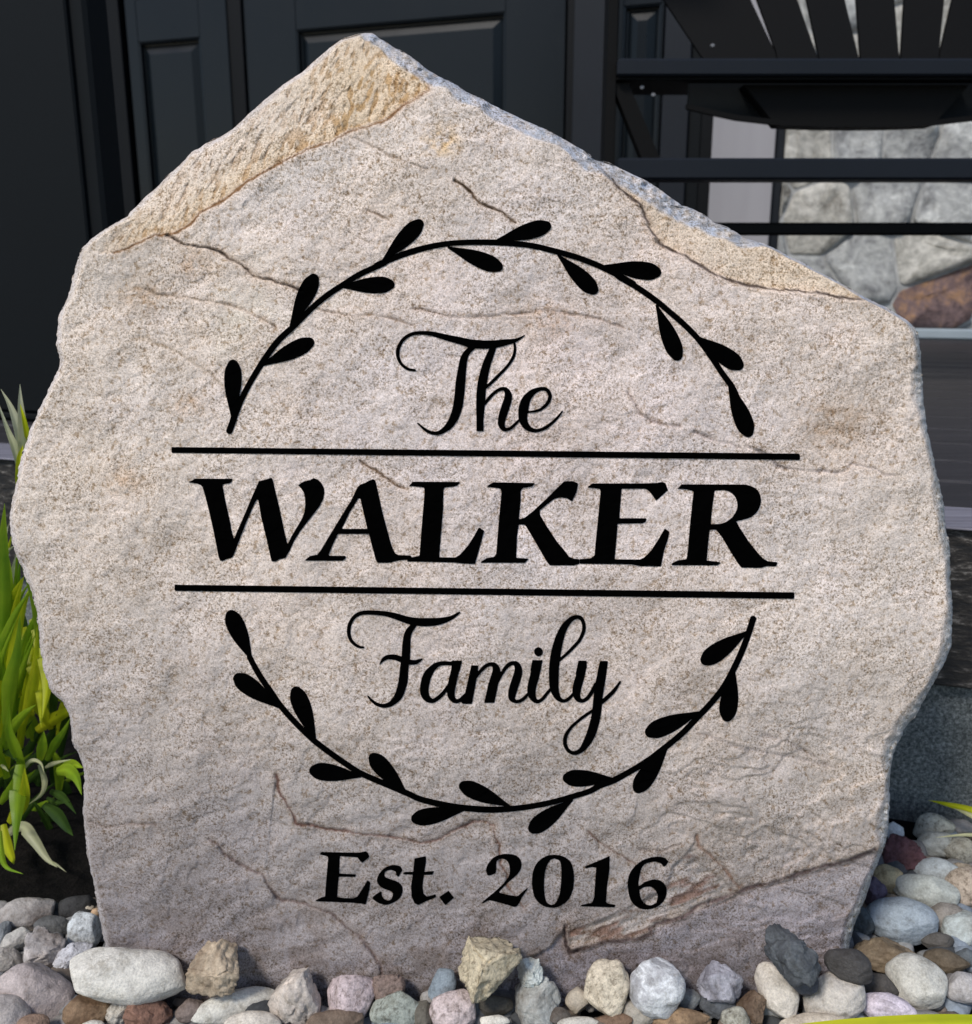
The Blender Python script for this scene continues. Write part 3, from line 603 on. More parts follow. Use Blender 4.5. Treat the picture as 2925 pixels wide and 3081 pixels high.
def build_stone():
    nr, nc = 800, 740
    L = np.array(LEFT, float); Rr = np.array(RIGHT, float)
    ys = np.linspace(99.2, 3060, nr)
    # finer jitter of the broken outline
    xl_ = np.interp(ys, L[:, 1], L[:, 0]); xr_ = np.interp(ys, Rr[:, 1], Rr[:, 0])
    amp = np.clip((ys - 99) / 60, 0, 1)
    xl_ = xl_ + amp * (3.2 * N1.f(ys, ys * 0, 22, 3) + 2.0 * N2.f(ys, ys * 0, 8, 2)); xr_ = xr_ + amp * (3.6 * N1.f(ys, ys * 0 + 50, 20, 3) + 2.2 * N2.f(ys, ys * 0 + 50, 7, 2))
    u = np.linspace(0, 1, nc); X = xl_[:, None] * (1 - u) + xr_[:, None] * u; Y = np.repeat(ys[:, None], nc, 1)
    edge = [(a, b_) for a, b_ in zip(xl_[::6], ys[::6])][::-1] + [(a, b_) for a, b_ in zip(xr_[::6], ys[::6])]
    DO = seg_dist(X, Y, edge)
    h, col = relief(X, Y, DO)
    V = plane_np(X, Y, h)
    idx = np.arange(nr * nc).reshape(nr, nc)
    Q = np.stack([idx[:-1, :-1], idx[1:, :-1], idx[1:, 1:], idx[:-1, 1:]], -1).reshape(-1, 4)
    Vf = V.reshape(-1, 3); Cf = col.reshape(-1, 3)
    loop = np.concatenate([idx[:, 0], idx[-1, 1:], idx[::-1, -1][1:], idx[0, ::-1][1:-1]])
    ring = Vf[loop]; cen = ring.mean(0); Vs = [Vf]; Cs = [Cf]; Qs = [Q]; prev = loop; n0 = len(Vf); m = len(loop)
    ar = np.arange(m); back = np.array([0, 1, 0.0])
    for k, (dp, sc) in enumerate(((.006, 1.002), (.016, 1.0), (.032, .992), (.052, .985), (.075, .965), (.10, .93), (.122, .86), (.135, .70), (.142, .40))):
        P = cen + (ring - cen) * np.array([sc, 1, sc]) + back * dp
        nn = N1.f(ar, ar * 0 + k * 9, 26, 3) * .0045 * min(1, dp / .03) + N2.f(ar, ar * 0 + k * 5, 120, 2) * .006 * min(1, dp / .05); dr = P - cen; dr[:, 1] = 0; dr /= np.linalg.norm(dr, axis=1)[:, None] + 1e-9
        P = P + dr * nn[:, None] + back * (nn * .8)[:, None]
        Vs.append(P); cur = n0 + ar; n0 += m
        cc = np.tile(np.array([.45, .44, .45]), (m, 1)) * (1 + .25 * N3.f(ar, ar * 0 + k * 20, 30, 3))[:, None]; Cs.append(cc)
        nx = np.roll(ar, -1); Qs.append(np.stack([prev[ar], cur[ar], cur[nx], prev[nx]], -1)[:, ::-1] if False else np.stack([prev[ar], prev[nx], cur[nx], cur[ar]], -1)[:, ::-1]); prev = cur
    Vs.append((cen + back * .146)[None]); Cs.append(np.array([[.4, .4, .4]])); cidx = n0
    nx = np.roll(ar, -1); fan = np.stack([prev[ar], np.full(m, cidx), np.full(m, cidx), prev[nx]], -1)
    V = np.concatenate(Vs); Cc = np.concatenate(Cs); Q = np.concatenate(Qs)
    # closing cap as triangles: use degenerate-free quads by pairing
    pr = ar[::2][:m // 2]; cap = np.stack([prev[pr], np.full(len(pr), cidx), prev[(pr + 2) % m], prev[(pr + 1) % m]], -1)
    Q = np.concatenate([Q, cap])
    me = npmesh('rock_body', V, Q); 
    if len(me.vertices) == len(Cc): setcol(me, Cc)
    return me
rock = empty('engraved_boulder', (0, yb + .05, 0), 'large upright sandstone boulder engraved with black family lettering and a leafy wreath', 'engraved stone')
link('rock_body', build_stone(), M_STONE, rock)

# ------------------------------------------------------------------ engraving
def sdf(X, Y, shapes):
    """negative inside; shapes: ('poly', outer, holes...) or ('str', [(x,y,r)...])"""
    best = np.full(X.shape, 1e9)
    for sh in shapes:
        if sh[0] == 'poly':
            for k, ring in enumerate(sh[1:]):
                d = seg_dist(X, Y, ring, True); d = np.where(inside(X, Y, ring), -d, d)
                cur = d if k == 0 else np.maximum(cur, -d)
        else:
            P = catmull(sh[1], 6); cur = np.full(X.shape, 1e9)
            for i in range(len(P) - 1):
                ax, ay, ra = P[i]; dx, dy = P[i+1][:2] - P[i][:2]; rb = P[i+1][2]; L = dx*dx + dy*dy + 1e-9
                tt = np.clip(((X-ax)*dx + (Y-ay)*dy) / L, 0, 1)
                cur = np.minimum(cur, np.hypot(X-ax-tt*dx, Y-ay-tt*dy) - (ra + (rb-ra)*tt))
        best = np.minimum(best, cur)
    return best
def glyph(name, shapes, step=2.6, label=None):
    xs_, ys_ = [], []
    for sh in shapes:
        for ring in sh[1:2]:
            for p in ring:
                r = p[2] if len(p) > 2 else 0; xs_ += [p[0]-r, p[0]+r]; ys_ += [p[1]-r, p[1]+r]
    x = np.arange(min(xs_) - 8, max(xs_) + 9, step); y = np.arange(min(ys_) - 8, max(ys_) + 9, step)
    X, Y = np.meshgrid(x, y); D = sdf(X, Y, shapes); D = np.where(np.abs(D) < 1e-4, -1e-4, D)
    ny, nx = D.shape; ins = D < 0
    pts = []; pid = {}
    def gv(j, i):
        k = (j, i)
        if k not in pid: pid[k] = len(pts); pts.append((X[j, i], Y[j, i]))
        return pid[k]
    def ev(a, b_):
        k = (a, b_) if a < b_ else (b_, a)
        if k not in pid:
            (j0, i0), (j1, i1) = k; d0, d1 = D[j0, i0], D[j1, i1]; q = d0 / (d0 - d1)
            pid[k] = len(pts); pts.append((X[j0, i0] + (X[j1, i1] - X[j0, i0]) * q, Y[j0, i0] + (Y[j1, i1] - Y[j0, i0]) * q))
        return pid[k]
    cnt = ins[:-1, :-1].astype(int) + ins[1:, :-1] + ins[1:, 1:] + ins[:-1, 1:]
    faces = []; rim = []
    for j, i in zip(*np.nonzero(cnt)):
        cs = [(j, i), (j+1, i), (j+1, i+1), (j, i+1)]
        if cnt[j, i] == 4: faces.append([gv(*c) for c in cs]); continue
        f = []; cr = []
        for k in range(4):
            a, b_ = cs[k], cs[(k+1) % 4]
            if ins[a]: f.append(gv(*a))
            if ins[a] != ins[b_]:
                e = ev(a, b_); f.append(e); cr.append((e, ins[a]))
        if len(f) >= 3:
            faces.append(f)
            if len(cr) == 2: rim.append((cr[0][0], cr[1][0]) if cr[0][1] else (cr[1][0], cr[0][0]))
    P = np.array(pts); h, _ = relief(P[:, 0].copy(), P[:, 1].copy(), np.full(len(P), 100.0))
    Vt = plane_np(P[:, 0], P[:, 1], h + .00045)
    Vb = Vt - np.array(SN) * .0011
    rv = sorted({k for e in rim for k in e}); mp = {k: len(P) + n_ for n_, k in enumerate(rv)}
    V = np.concatenate([Vt, Vb[rv]]) if rv else Vt
    faces += [[a, mp[a], mp[b_], b_] for a, b_ in rim]
    o = link(name, pym(name, V.tolist(), faces), M_BLACK, rock)
    if label: o['label'] = label
    return o
def sc(pts, ox, oy, s):
    return [((ox + p[0] / s, oy + p[1] / s) if len(p) == 2 else (ox + p[0] / s, oy + p[1] / s, p[2] / s)) for p in pts]
A_ = lambda *r, o, k='poly': ('poly', *[sc(q, *o) for q in r]) if k == 'poly' else ('str', sc(r[0], *o))
o1 = (560, 1400, 3.752); o2 = (1000, 1400, 3.752); o3 = (1420, 1400, 3.752); o4 = (1880, 1400, 3.752)
glyph('letter', [A_([(15,192),(75,168),(95,150),(525,152),(505,195),(480,205),(420,212),(410,235),(440,400),(490,620),(515,760),(540,832),(600,690),(660,555),(725,400),(768,300),(810,205),(820,178),(880,165),(960,140),(975,160),(1000,270),(1060,520),(1110,760),(1140,885),(1152,880),(1190,800),(1250,700),(1310,600),(1335,530),(1345,440),(1342,370),(1330,310),(1300,262),(1265,225),(1290,205),(1330,182),(1400,165),(1440,145),(1490,165),(1530,205),(1555,260),(1560,320),(1545,385),(1500,470),(1430,560),(1360,650),(1290,740),(1220,850),(1170,960),(1120,1045),(1060,1060),(1010,1085),(965,1085),(945,1000),(900,800),(850,600),(815,395),(800,380),(760,455),(680,640),(600,840),(540,1000),(520,1040),(450,1060),(415,1080),(385,1078),(365,1030),(345,920),(300,700),(255,500),(205,310),(185,245),(165,222),(130,208),(70,198)], o=o1)])
glyph('letter', [A_([(-311,1070),(-251,1024),(-171,1010),(-125,950),(-60,840),(4,735),(110,560),(210,400),(285,245),(320,215),(370,200),(405,178),(455,155),(482,168),(500,235),(565,530),(650,850),(680,940),(710,995),(745,1015),(880,1018),(905,1045),(880,1063),(760,1072),(640,1100),(510,1102),(488,1060),(412,775),(62,775),(0,905),(-40,1005),(-40,1022),(150,1024),(150,1050),(120,1078),(-290,1077)], [(295,370),(316,375),(395,718),(105,718),(200,520)], o=o2)])
glyph('letter', [A_([(865,235),(905,185),(1445,188),(1410,230),(1370,240),(1270,250),(1255,275),(1250,500),(1225,800),(1205,1040),(1390,1042),(1440,1010),(1530,910),(1600,800),(1655,700),(1715,740),(1690,830),(1650,980),(1610,1115),(1500,1112),(1380,1098),(840,1085),(850,1062),(900,1040),(985,1020),(1000,800),(1025,500),(1042,300),(1035,250),(930,238)], o=o2)])
glyph('letter', [A_([(165,240),(240,192),(715,200),(680,240),(570,258),(552,290),(550,400),(530,610),(600,590),(700,510),(850,370),(960,260),(1040,182),(1140,178),(1200,205),(1185,290),(1130,410),(1080,375),(1000,360),(930,380),(850,440),(765,510),(770,560),(840,680),(960,860),(1060,980),(1100,1035),(1160,1057),(1213,1060),(1213,1112),(1160,1130),(880,1130),(840,1080),(720,870),(600,672),(530,668),(510,800),(500,1045),(640,1055),(600,1102),(100,1100),(100,1090),(170,1048),(250,1035),(275,1000),(290,800),(320,450),(335,300),(320,262)], o=o3)])
glyph('letter', [A_([(1300,250),(1360,205),(1900,205),(2090,200),(2150,188),(2185,200),(2215,280),(2080,400),(2050,355),(2010,300),(1960,265),(1690,265),(1680,400),(1665,598),(1975,598),(1960,640),(1930,655),(1645,660),(1635,800),(1612,1062),(1900,1065),(1950,1040),(2020,970),(2100,850),(2180,715),(2230,750),(2215,830),(2170,960),(2135,1142),(1900,1138),(1800,1118),(1216,1112),(1216,1060),(1340,1050),(1385,1020),(1400,850),(1430,550),(1455,290),(1440,265)], o=o3)])
glyph('letter', [A_([(595,265),(645,215),(1370,218),(1420,232),(1470,255),(1505,285),(1527,325),(1540,390),(1535,440),(1520,480),(1498,520),(1470,550),(1435,580),(1390,600),(1320,618),(1260,630),(1290,690),(1400,860),(1500,985),(1560,1050),(1620,1085),(1730,1095),(1710,1140),(1600,1140),(1540,1158),(1320,1155),(1280,1110),(1180,950),(1100,810),(1030,725),(958,730),(945,850),(925,1075),(1090,1095),(1050,1130),(530,1128),(530,1110),(600,1075),(700,1060),(715,950),(740,650),(778,300),(770,290),(700,272)], [(1015,285),(1120,280),(1170,292),(1210,315),(1245,350),(1268,400),(1276,450),(1270,495),(1250,540),(1215,590),(1170,625),(1130,648),(1060,665),(970,665),(985,500)], o=o4)])
oE = (930, 2540, 3.752); oN = (1430, 2540, 3.1267)
sm = lambda pts: [tuple(p) for p in catmull(list(pts) + [pts[0]], 4)[:-1]]
glyph('letter', [A_([(118,115),(140,92),(560,100),(640,85),(665,105),(680,145),(600,212),(575,190),(545,150),(350,135),(345,160),(338,335),(530,345),(520,370),(335,368),(325,450),(315,600),(380,612),(500,615),(545,595),(600,510),(660,410),(690,435),(680,520),(640,680),(600,672),(470,660),(70,645),(80,635),(140,605),(180,595),(190,450),(215,160),(210,138)], o=oE)], 2.0)
glyph('letter', [A_(sm([(1050,300),(1010,365),(985,350),(975,310),(920,292),(870,305),(850,335),(860,375),(920,400),(1000,430),(1045,470),(1055,530),(1030,600),(970,650),(880,685),(800,670),(745,640),(720,600),(810,540),(820,580),(850,625),(900,640),(935,610),(945,560),(920,530),(850,505),(795,470),(765,410),(790,340),(850,275),(940,240),(1020,250),(1045,275)]), o=oE)], 2.0)
glyph('letter', [A_([(1190,165),(1320,140),(1320,200),(1300,315),(1410,308),(1395,345),(1295,348),(1280,480),(1290,560),(1330,595),(1430,570),(1430,600),(1330,640),(1230,688),(1190,665),(1160,600),(1150,480),(1170,345),(1060,340),(1075,318),(1175,315)], o=oE)], 2.0)
glyph('full_stop', [A_([(1470,600),(1575,530),(1635,605),(1540,690)], o=oE)], 2.0)
glyph('numeral', [A_(sm([(100,250),(120,190),(180,125),(260,98),(340,98),(400,120),(432,165),(430,230),(390,290),(320,350),(260,410),(225,455),(290,475),(390,492),(430,465),(490,415),(485,435),(440,500),(410,560),(375,590),(300,570),(190,540),(130,530),(75,555),(70,545),(150,480),(240,400),(290,345),(320,290),(325,220),(305,165),(270,140),(230,140),(200,170),(195,260),(175,280),(120,295)]), o=oN)], 2.0)
glyph('numeral', [A_(sm([(745,102),(820,115),(890,160),(920,230),(930,330),(915,440),(870,530),(790,585),(720,598),(640,580),(570,520),(540,430),(535,330),(550,240),(595,165),(670,115)]), sm([(745,135),(795,160),(810,230),(808,350),(795,470),(760,550),(720,575),(670,545),(650,450),(650,330),(665,230),(700,155)]), o=oN)], 2.0)
glyph('numeral', [A_([(1030,215),(1150,165),(1265,115),(1262,250),(1240,400),(1230,545),(1250,562),(1320,575),(1310,595),(995,585),(1000,575),(1100,555),(1120,500),(1130,350),(1140,220),(1100,215),(1040,228)], o=oN)], 2.0)
glyph('numeral', [A_(sm([(1820,165),(1780,212),(1745,182),(1690,165),(1620,178),(1575,210),(1550,280),(1538,395),(1600,360),(1680,335),(1750,350),(1795,400),(1800,470),(1770,540),(1700,595),(1600,615),(1520,590),(1460,520),(1438,420),(1437,350),(1460,270),(1520,195),(1600,145),(1700,122),(1780,130)]), sm([(1545,430),(1600,402),(1660,405),(1705,450),(1718,500),(1700,560),(1640,580),(1590,555),(1555,500)]), o=oN)], 2.0)
# script words
oT = (1170, 970, 5.49); oH = (1410, 970, 5.49)
S_ = lambda pts, o: ('str', sc(pts, *o))
glyph('letter', [S_([(430,790,20),(320,770,22),(220,700,24),(160,600,26),(145,490,30),(175,380,28),(250,270,28),(370,195,28),(500,172,30),(680,180,36),(850,220,44),(1000,260,52),(1150,295,58),(1350,345,68),(1500,355,66)], oT),
                 S_([(0,345,68),(200,365,70),(400,362,66),(600,330,52),(750,302,34),(850,262,20),(930,205,5)], oH),
                 S_([(1400,400,40),(1290,500,50),(1235,620,62),(1207,800,70),(1182,1000,80),(1165,1200,80),(1135,1400,78),(1082,1560,72),(1000,1700,60),(900,1785,42),(800,1830,32),(680,1815,28),(580,1755,22),(475,1665,10)], oT)])
glyph('letter', [S_([(405,420,52),(340,580,62),(290,720,68),(250,880,74),(220,1040,76),(205,1200,76),(195,1400,70),(188,1600,58),(188,1735,57)], oH), A_([(130,1600),(246,1600),(246,1797),(130,1797)], o=oH),
                 S_([(755,330,18),(767,440,22),(742,560,25),(680,670,24),(590,780,24),(480,890,26),(380,990,26),(290,1070,24)], oH),
                 S_([(250,1370,18),(340,1250,26),(440,1150,26),(540,1097,28),(615,1110,38),(655,1190,58),(648,1280,66),(612,1390,68),(575,1500,68),(548,1600,62),(543,1690,54),(590,1765,34),(680,1755,26),(760,1690,24),(840,1610,18)], oH)])
glyph('letter', [S_([(980,1480,14),(1100,1465,20),(1200,1430,24),(1300,1340,28),(1345,1230,30),(1320,1140,30),(1250,1095,30),(1150,1108,34),(1050,1160,50),(955,1270,70),(912,1400,82),(898,1520,76),(905,1620,68),(955,1715,55),(1040,1775,36),(1140,1785,28),(1260,1745,28),(1380,1660,24),(1480,1560,20),(1550,1465,10)], oH)])
oF = (1030, 1820, 4.69); oM = (1400, 1820, 3.752)
glyph('letter', [S_([(300,600,12),(230,590,18),(150,535,22),(100,450,24),(90,350,26),(115,250,26),(180,160,26),(280,115,28),(420,110,30),(600,125,34),(750,160,42),(900,210,48),(1050,240,55),(1200,245,58),(1350,235,50),(1480,205,36),(1570,165,24),(1650,110,14)], oF),
                 S_([(1010,290,36),(950,360,46),(915,450,52),(902,600,58),(895,750,60),(872,900,60),(862,1050,64),(840,1150,62),(800,1270,58),(740,1350,46),(670,1405,34),(580,1425,26),(490,1405,22),(420,1355,18),(360,1290,10)], oF),
                 S_([(530,835,8),(580,770,24),(650,738,32),(760,745,38),(900,800,38),(1020,812,32),(1090,785,20),(1125,765,8)], oF)])
glyph('letter', [S_([(1560,830,26),(1440,825,28),(1350,840,32),(1270,900,46),(1200,1000,60),(1165,1120,62),(1158,1230,60),(1190,1310,50),(1260,1355,32),(1330,1330,28),(1420,1250,26),(1510,1130,24)], oF),
                 S_([(1610,850,58),(1580,980,58),(1550,1110,58),(1532,1220,56),(1545,1305,46),(1595,1358,30),(1660,1345,26),(1740,1270,22)], oF), A_([(1540,788),(1692,790),(1655,940),(1540,930)], o=oF)])
glyph('letter', [A_([(68,683),(148,688),(138,780),(105,960),(76,1118),(-30,1118),(-55,1085),(-5,1010),(20,900)], o=oM),
                 S_([(110,830,14),(170,752,18),(230,692,20),(290,670,20),(335,690,32),(352,750,44),(325,860,50),(300,960,52)], oM), A_([(262,880),(376,880),(348,1010),(328,1106),(214,1106),(238,1000)], o=oM),
                 S_([(360,880,14),(420,765,18),(480,685,22),(540,658,22),(585,680,34),(600,750,44),(578,840,48),(548,930,48),(528,1010,44),(528,1060,32),(565,1090,20),(610,1088,18),(660,1060,18),(715,1000,14)], oM)])
glyph('letter', [A_([(758,625),(874,625),(850,745),(735,745)], o=oM), S_([(800,720,52),(780,820,52),(755,910,50),(748,990,46),(768,1055,34),(815,1092,20),(870,1065,18),(920,1005,18),(970,945,14)], oM), ('str', sc([(826,528,48),(828,532,48)], *oM))])
glyph('letter', [S_([(1070,620,14),(1150,550,16),(1220,480,18),(1290,400,18),(1335,300,20),(1338,220,20),(1310,155,22),(1255,137,22),(1190,168,28),(1130,235,36),(1082,330,44),(1045,450,52),(1018,580,56),(1002,720,56),(1000,850,54),(1005,940,50),(1030,1020,38),(1070,1070,24),(1120,1085,18),(1170,1060,18),(1225,1000,14)], oM)])
glyph('letter', [A_([(1278,632),(1372,632),(1372,700),(1350,770),(1245,790)], o=oM), S_([(1325,700,44),(1300,800,48),(1268,910,50),(1255,1000,44),(1275,1060,32),(1320,1085,20),(1370,1062,20),(1420,1000,20),(1470,900,18)], oM),
                 A_([(1522,635),(1612,635),(1595,760),(1492,770)], o=oM), S_([(1558,700,44),(1530,850,52),(1512,960,52),(1495,1080,50),(1485,1200,52),(1460,1330,52),(1420,1460,50),(1370,1560,42),(1310,1640,28),(1230,1675,20),(1160,1640,20),(1125,1560,22),(1140,1470,20),(1200,1380,16),(1290,1300,16),(1370,1240,16),(1460,1180,14)], oM),
                 S_([(1530,1110,20),(1600,1050,22),(1680,970,20),(1750,870,10)], oM)])
# rules
glyph('rule_line', [('poly', [(516,1345),(2407.4,1365),(2407.4,1384),(516,1362.5)])], 4)
glyph('rule_line', [('poly', [(525,1759.6),(2390.4,1782.5),(2390.4,1802),(525,1778)])], 4)
# wreaths
def leafshape(bx, by, tx, ty, wdt=25, bend=0):
    L = math.hypot(tx-bx, ty-by); ux, uy = (tx-bx)/L, (ty-by)/L; pts = []
    for tt, r in ((0, .12), (.12, .30), (.25, .52), (.38, .74), (.5, .90), (.62, .99), (.72, 1.0), (.80, .93), (.87, .80)):
        q = tt * L; e = bend * math.sin(tt * math.pi); pts.append((bx + ux*q - uy*e, by + uy*q + ux*e, r * wdt))
    last = 1 - .80 * wdt / L * .80; pts[-1] = (bx + ux*L*max(last, .84), by + uy*L*max(last, .84), .62 * wdt)
    return ('str', pts)
k1 = (640, 640, 2.9067); k2 = (1000, 0, 1.876); k3 = (1800, 740, 3.294)
pp = lambda q, o: (o[0] + q[0]/o[2], o[1] + q[1]/o[2])
top = [((172,1800),(178,1283),k1,26),((430,1335),(885,1115),k1,25),((680,990),(902,535),k1,26),((1120,645),(1592,625),k1,25),((285,1470),(508,1243),k2,25),((655,1395),(962,1515),k2,25),((930,1355),(1236,1268),k2,25),((1275,1440),(1495,1655),k2,25),((1540,1500),(1858,1540),k2,27),((580,590),(805,1135),k3,26),((980,900),(1435,1210),k3,27),((1296,1365),(1507,1892),k3,27)]
j1 = (660, 1800, 2.823); j2 = (1200, 2200, 3.1267); j3 = (1700, 1800, 2.823)
bot = [((272,525),(80,103),j1,27),((500,925),(124,655),j1,27),((815,1210),(635,752),j1,27),((1200,1515),(762,1460),j1,26),((1590,1660),(1280,1325),j1,26),((610,745),(115,832),j2,25),((1040,705),(568,500),j2,25),((1630,650),(1225,945),j2,26),((410,1535),(-20,1528),j3,25),((870,1265),(595,1650),j3,27),((1140,970),(682,1155),j3,27),((1435,590),(1372,1050),j3,27),((1550,285),(1158,550),j3,27)]
for group_ in (top, bot):
    for a, b_, o, wd in group_:
        A, B = pp(a, o), pp(b_, o); glyph('wreath_leaf', [leafshape(*A, *B, wd)])
st1 = [(*pp(p, k1), r) for p, r in (((145,1908),9.5),((170,1840),9.5),((200,1750),9.5),((270,1590),8.5),((370,1410),8.5),((480,1240),9),((580,1110),9),((720,980),8.5),((870,830),8.5),((1000,722),8.5),((1150,622),8.5),((1300,530),8.5),((1500,440),8.5))] + \
      [(*pp(p, k2), r) for p, r in (((250,1497),8.5),((400,1435),9),((550,1392),8.5),((700,1370),8),((900,1367),8.5),((1100,1382),8.5),((1250,1415),8.5),((1400,1458),8.5),((1550,1520),8.5),((1700,1600),8.5))] + \
      [(*pp(p, k3), r) for p, r in (((200,300),8.5),((400,418),8.5),((580,545),8.5),((700,645),8.5),((850,775),8.5),((1000,930),8.5),((1130,1110),8.5),((1230,1260),8.5),((1330,1400),9),((1400,1540),7))]
glyph('wreath_stem', [('str', st1)])
st2 = [(*pp(p, j1), r) for p, r in (((255,500),8),((340,655),8.5),((440,800),8.5),((520,915),8.5),((640,1052),8.5),((760,1170),8.5),((830,1232),8.5),((950,1322),8.5),((1080,1412),8.5),((1200,1488),8.5),((1400,1575),8.5),((1600,1660),8.5))] + \
      [(*pp(p, j2), r) for p, r in (((200,640),8.5),((400,690),9),((600,722),9),((850,740),9),((1050,732),8.5),((1250,708),8),((1450,668),8),((1650,612),8),((1800,565),8))] + \
      [(*pp(p, j3), r) for p, r in (((300,1590),9),((410,1550),9),((550,1475),8.5),((700,1385),9),((850,1270),8.5),((1000,1145),8.5),((1130,1010),8.5),((1250,882),8.5),((1350,755),9),((1430,610),9),((1500,460),9),((1550,330),9),((1600,175),9))]
glyph('wreath_stem', [('str', st2)])

# ------------------------------------------------------------------ pebbles
import bmesh
bm = bmesh.new(); bmesh.ops.create_icosphere(bm, subdivisions=5, radius=1.0)
ICO = np.array([v_.co[:] for v_ in bm.verts]); ICOF = np.array([[q.index for q in f.verts] for f in bm.faces]); bm.free()
bm = bmesh.new(); bmesh.ops.create_icosphere(bm, subdivisions=3, radius=1.0)
ICL = np.array([v_.co[:] for v_ in bm.verts]); ICLF = np.array([[q.index for q in f.verts] for f in bm.faces]); bm.free()
def rock_shape(seed, ang, big=True):
    rr = np.random.RandomState(seed); D = (ICO if big else ICL).copy(); r = np.ones(len(D))
    nn = Noise2(seed + 100)
    lowf = nn.f(D[:, 0] * 3 + 7, D[:, 1] * 3 + D[:, 2] * 2.3, 2.2, 2); r *= 1 + (.13 + .06 * ang) * lowf
    V = D * r[:, None]
    ncut = int(5 + ang * 14); 
    for i in range(ncut):
        n_ = rr.normal(size=3); n_ /= np.linalg.norm(n_); d = rr.uniform(.82 - .30 * ang, .97 - .14 * ang)
        s = V @ n_ - d; s = np.where(s > 0, s, 0); soft = .12 + .5 * (1 - ang)
        V -= n_ * (s * (1 - soft * .45))[:, None]
    if ang >= .6:
        rg = np.abs(nn.f(D[:, 0] * 4 + 60 + D[:, 2] * 1.7, D[:, 1] * 4 + D[:, 2] * 3, 1.5, 4, .55)); pit = sstep(.25, .6, nn.f(D[:, 0] * 5 + 20, D[:, 1] * 5 - D[:, 2] * 3, 1.1, 2)); V *= (1 + .10 - (.40 * (ang - .35)) * rg - .10 * pit)[:, None]
    q = nn.f(V[:, 0] * 9 + 40, V[:, 1] * 9 + V[:, 2] * 7, 1.6, 4, .6); q2 = nn.f(V[:, 0] * 30 + 10, V[:, 1] * 30 + V[:, 2] * 23, 1.3, 3, .6); V *= (1 + (.018 + .05 * ang) * q + .022 * ang * q2)[:, None]
    return V / np.abs(V).max(0)
def pebble(px, py, hw, hh, rot, colr, mk, ang, label, dist=None, dep=.85, seed=0, z=None):
    # distance from the camera: resting on the gravel bed, and in front of the boulder's foot when it leans on it
    r_lin = lambda T: (hw * 1.06 * T / F, hh * 1.05 * T / F)
    zc = .012; p = at_z(px, py, zc)
    for _ in range(4):
        T = (p - CAMP).length * math.cos(math.atan(math.hypot(px - CX, py - CY) / F)); rx, ry = r_lin(T); rd = min(rx, ry) * dep if rx > ry else rx * dep
        zc = max(.004, ry * .45) if z is None else z
        p = at_z(px, py, zc)
        if 330 < px < 2560 and py > 2780:
            lim = yb - rd * .92 - .004
            if p.y > lim: p = hit(px, py, (0, lim, 0), Vector((0, 1, 0)))
    T = (p - CAMP).length * math.cos(math.atan(math.hypot(px - CX, py - CY) / F)); rx, ry = r_lin(T); rd = min(rx, ry) * dep if rx > ry else rx * dep
    V = rock_shape(seed, ang) * np.array([rx, ry, max(rd, .004)])
    # axes: x right, y = image up, z = towards the viewer, then turned by rot within the view
    c, s = math.cos(R(rot)), math.sin(R(rot)); X = Vector((c, 0, 0)); view = (p - CAMP).normalized(); right = Vector((1, 0, 0)); right = (right - view * right.dot(view)).normalized(); up = right.cross(view)
    ex = right * c - up * s; ey = right * s + up * c; ez = -view
    M = np.array([ex[:], ey[:], ez[:]])
    W = V @ M
    me = npmesh('pebble', W, ICOF)
    o = link('pebble', me, PM[mk]); o.location = p; o.color = (min(.78, colr[0] * 1.30), min(.76, colr[1] * 1.22), min(.74, colr[2] * 1.12), 1)
    tag(o, label, 'pebble', 'river pebbles around the boulder')
    return o
wh = (.60,.60,.57); lg = (.42,.42,.41); gy = (.27,.27,.27); dg = (.10,.105,.11); dk = (.035,.036,.038); tn = (.46,.39,.27); br = (.20,.135,.09); pk = (.44,.38,.385); bl = (.32,.37,.43); nv = (.075,.088,.105); mr = (.12,.05,.06); gn = (.29,.33,.31); pu = (.12,.10,.15); cr = (.56,.53,.46); bw = (.50,.55,.60)
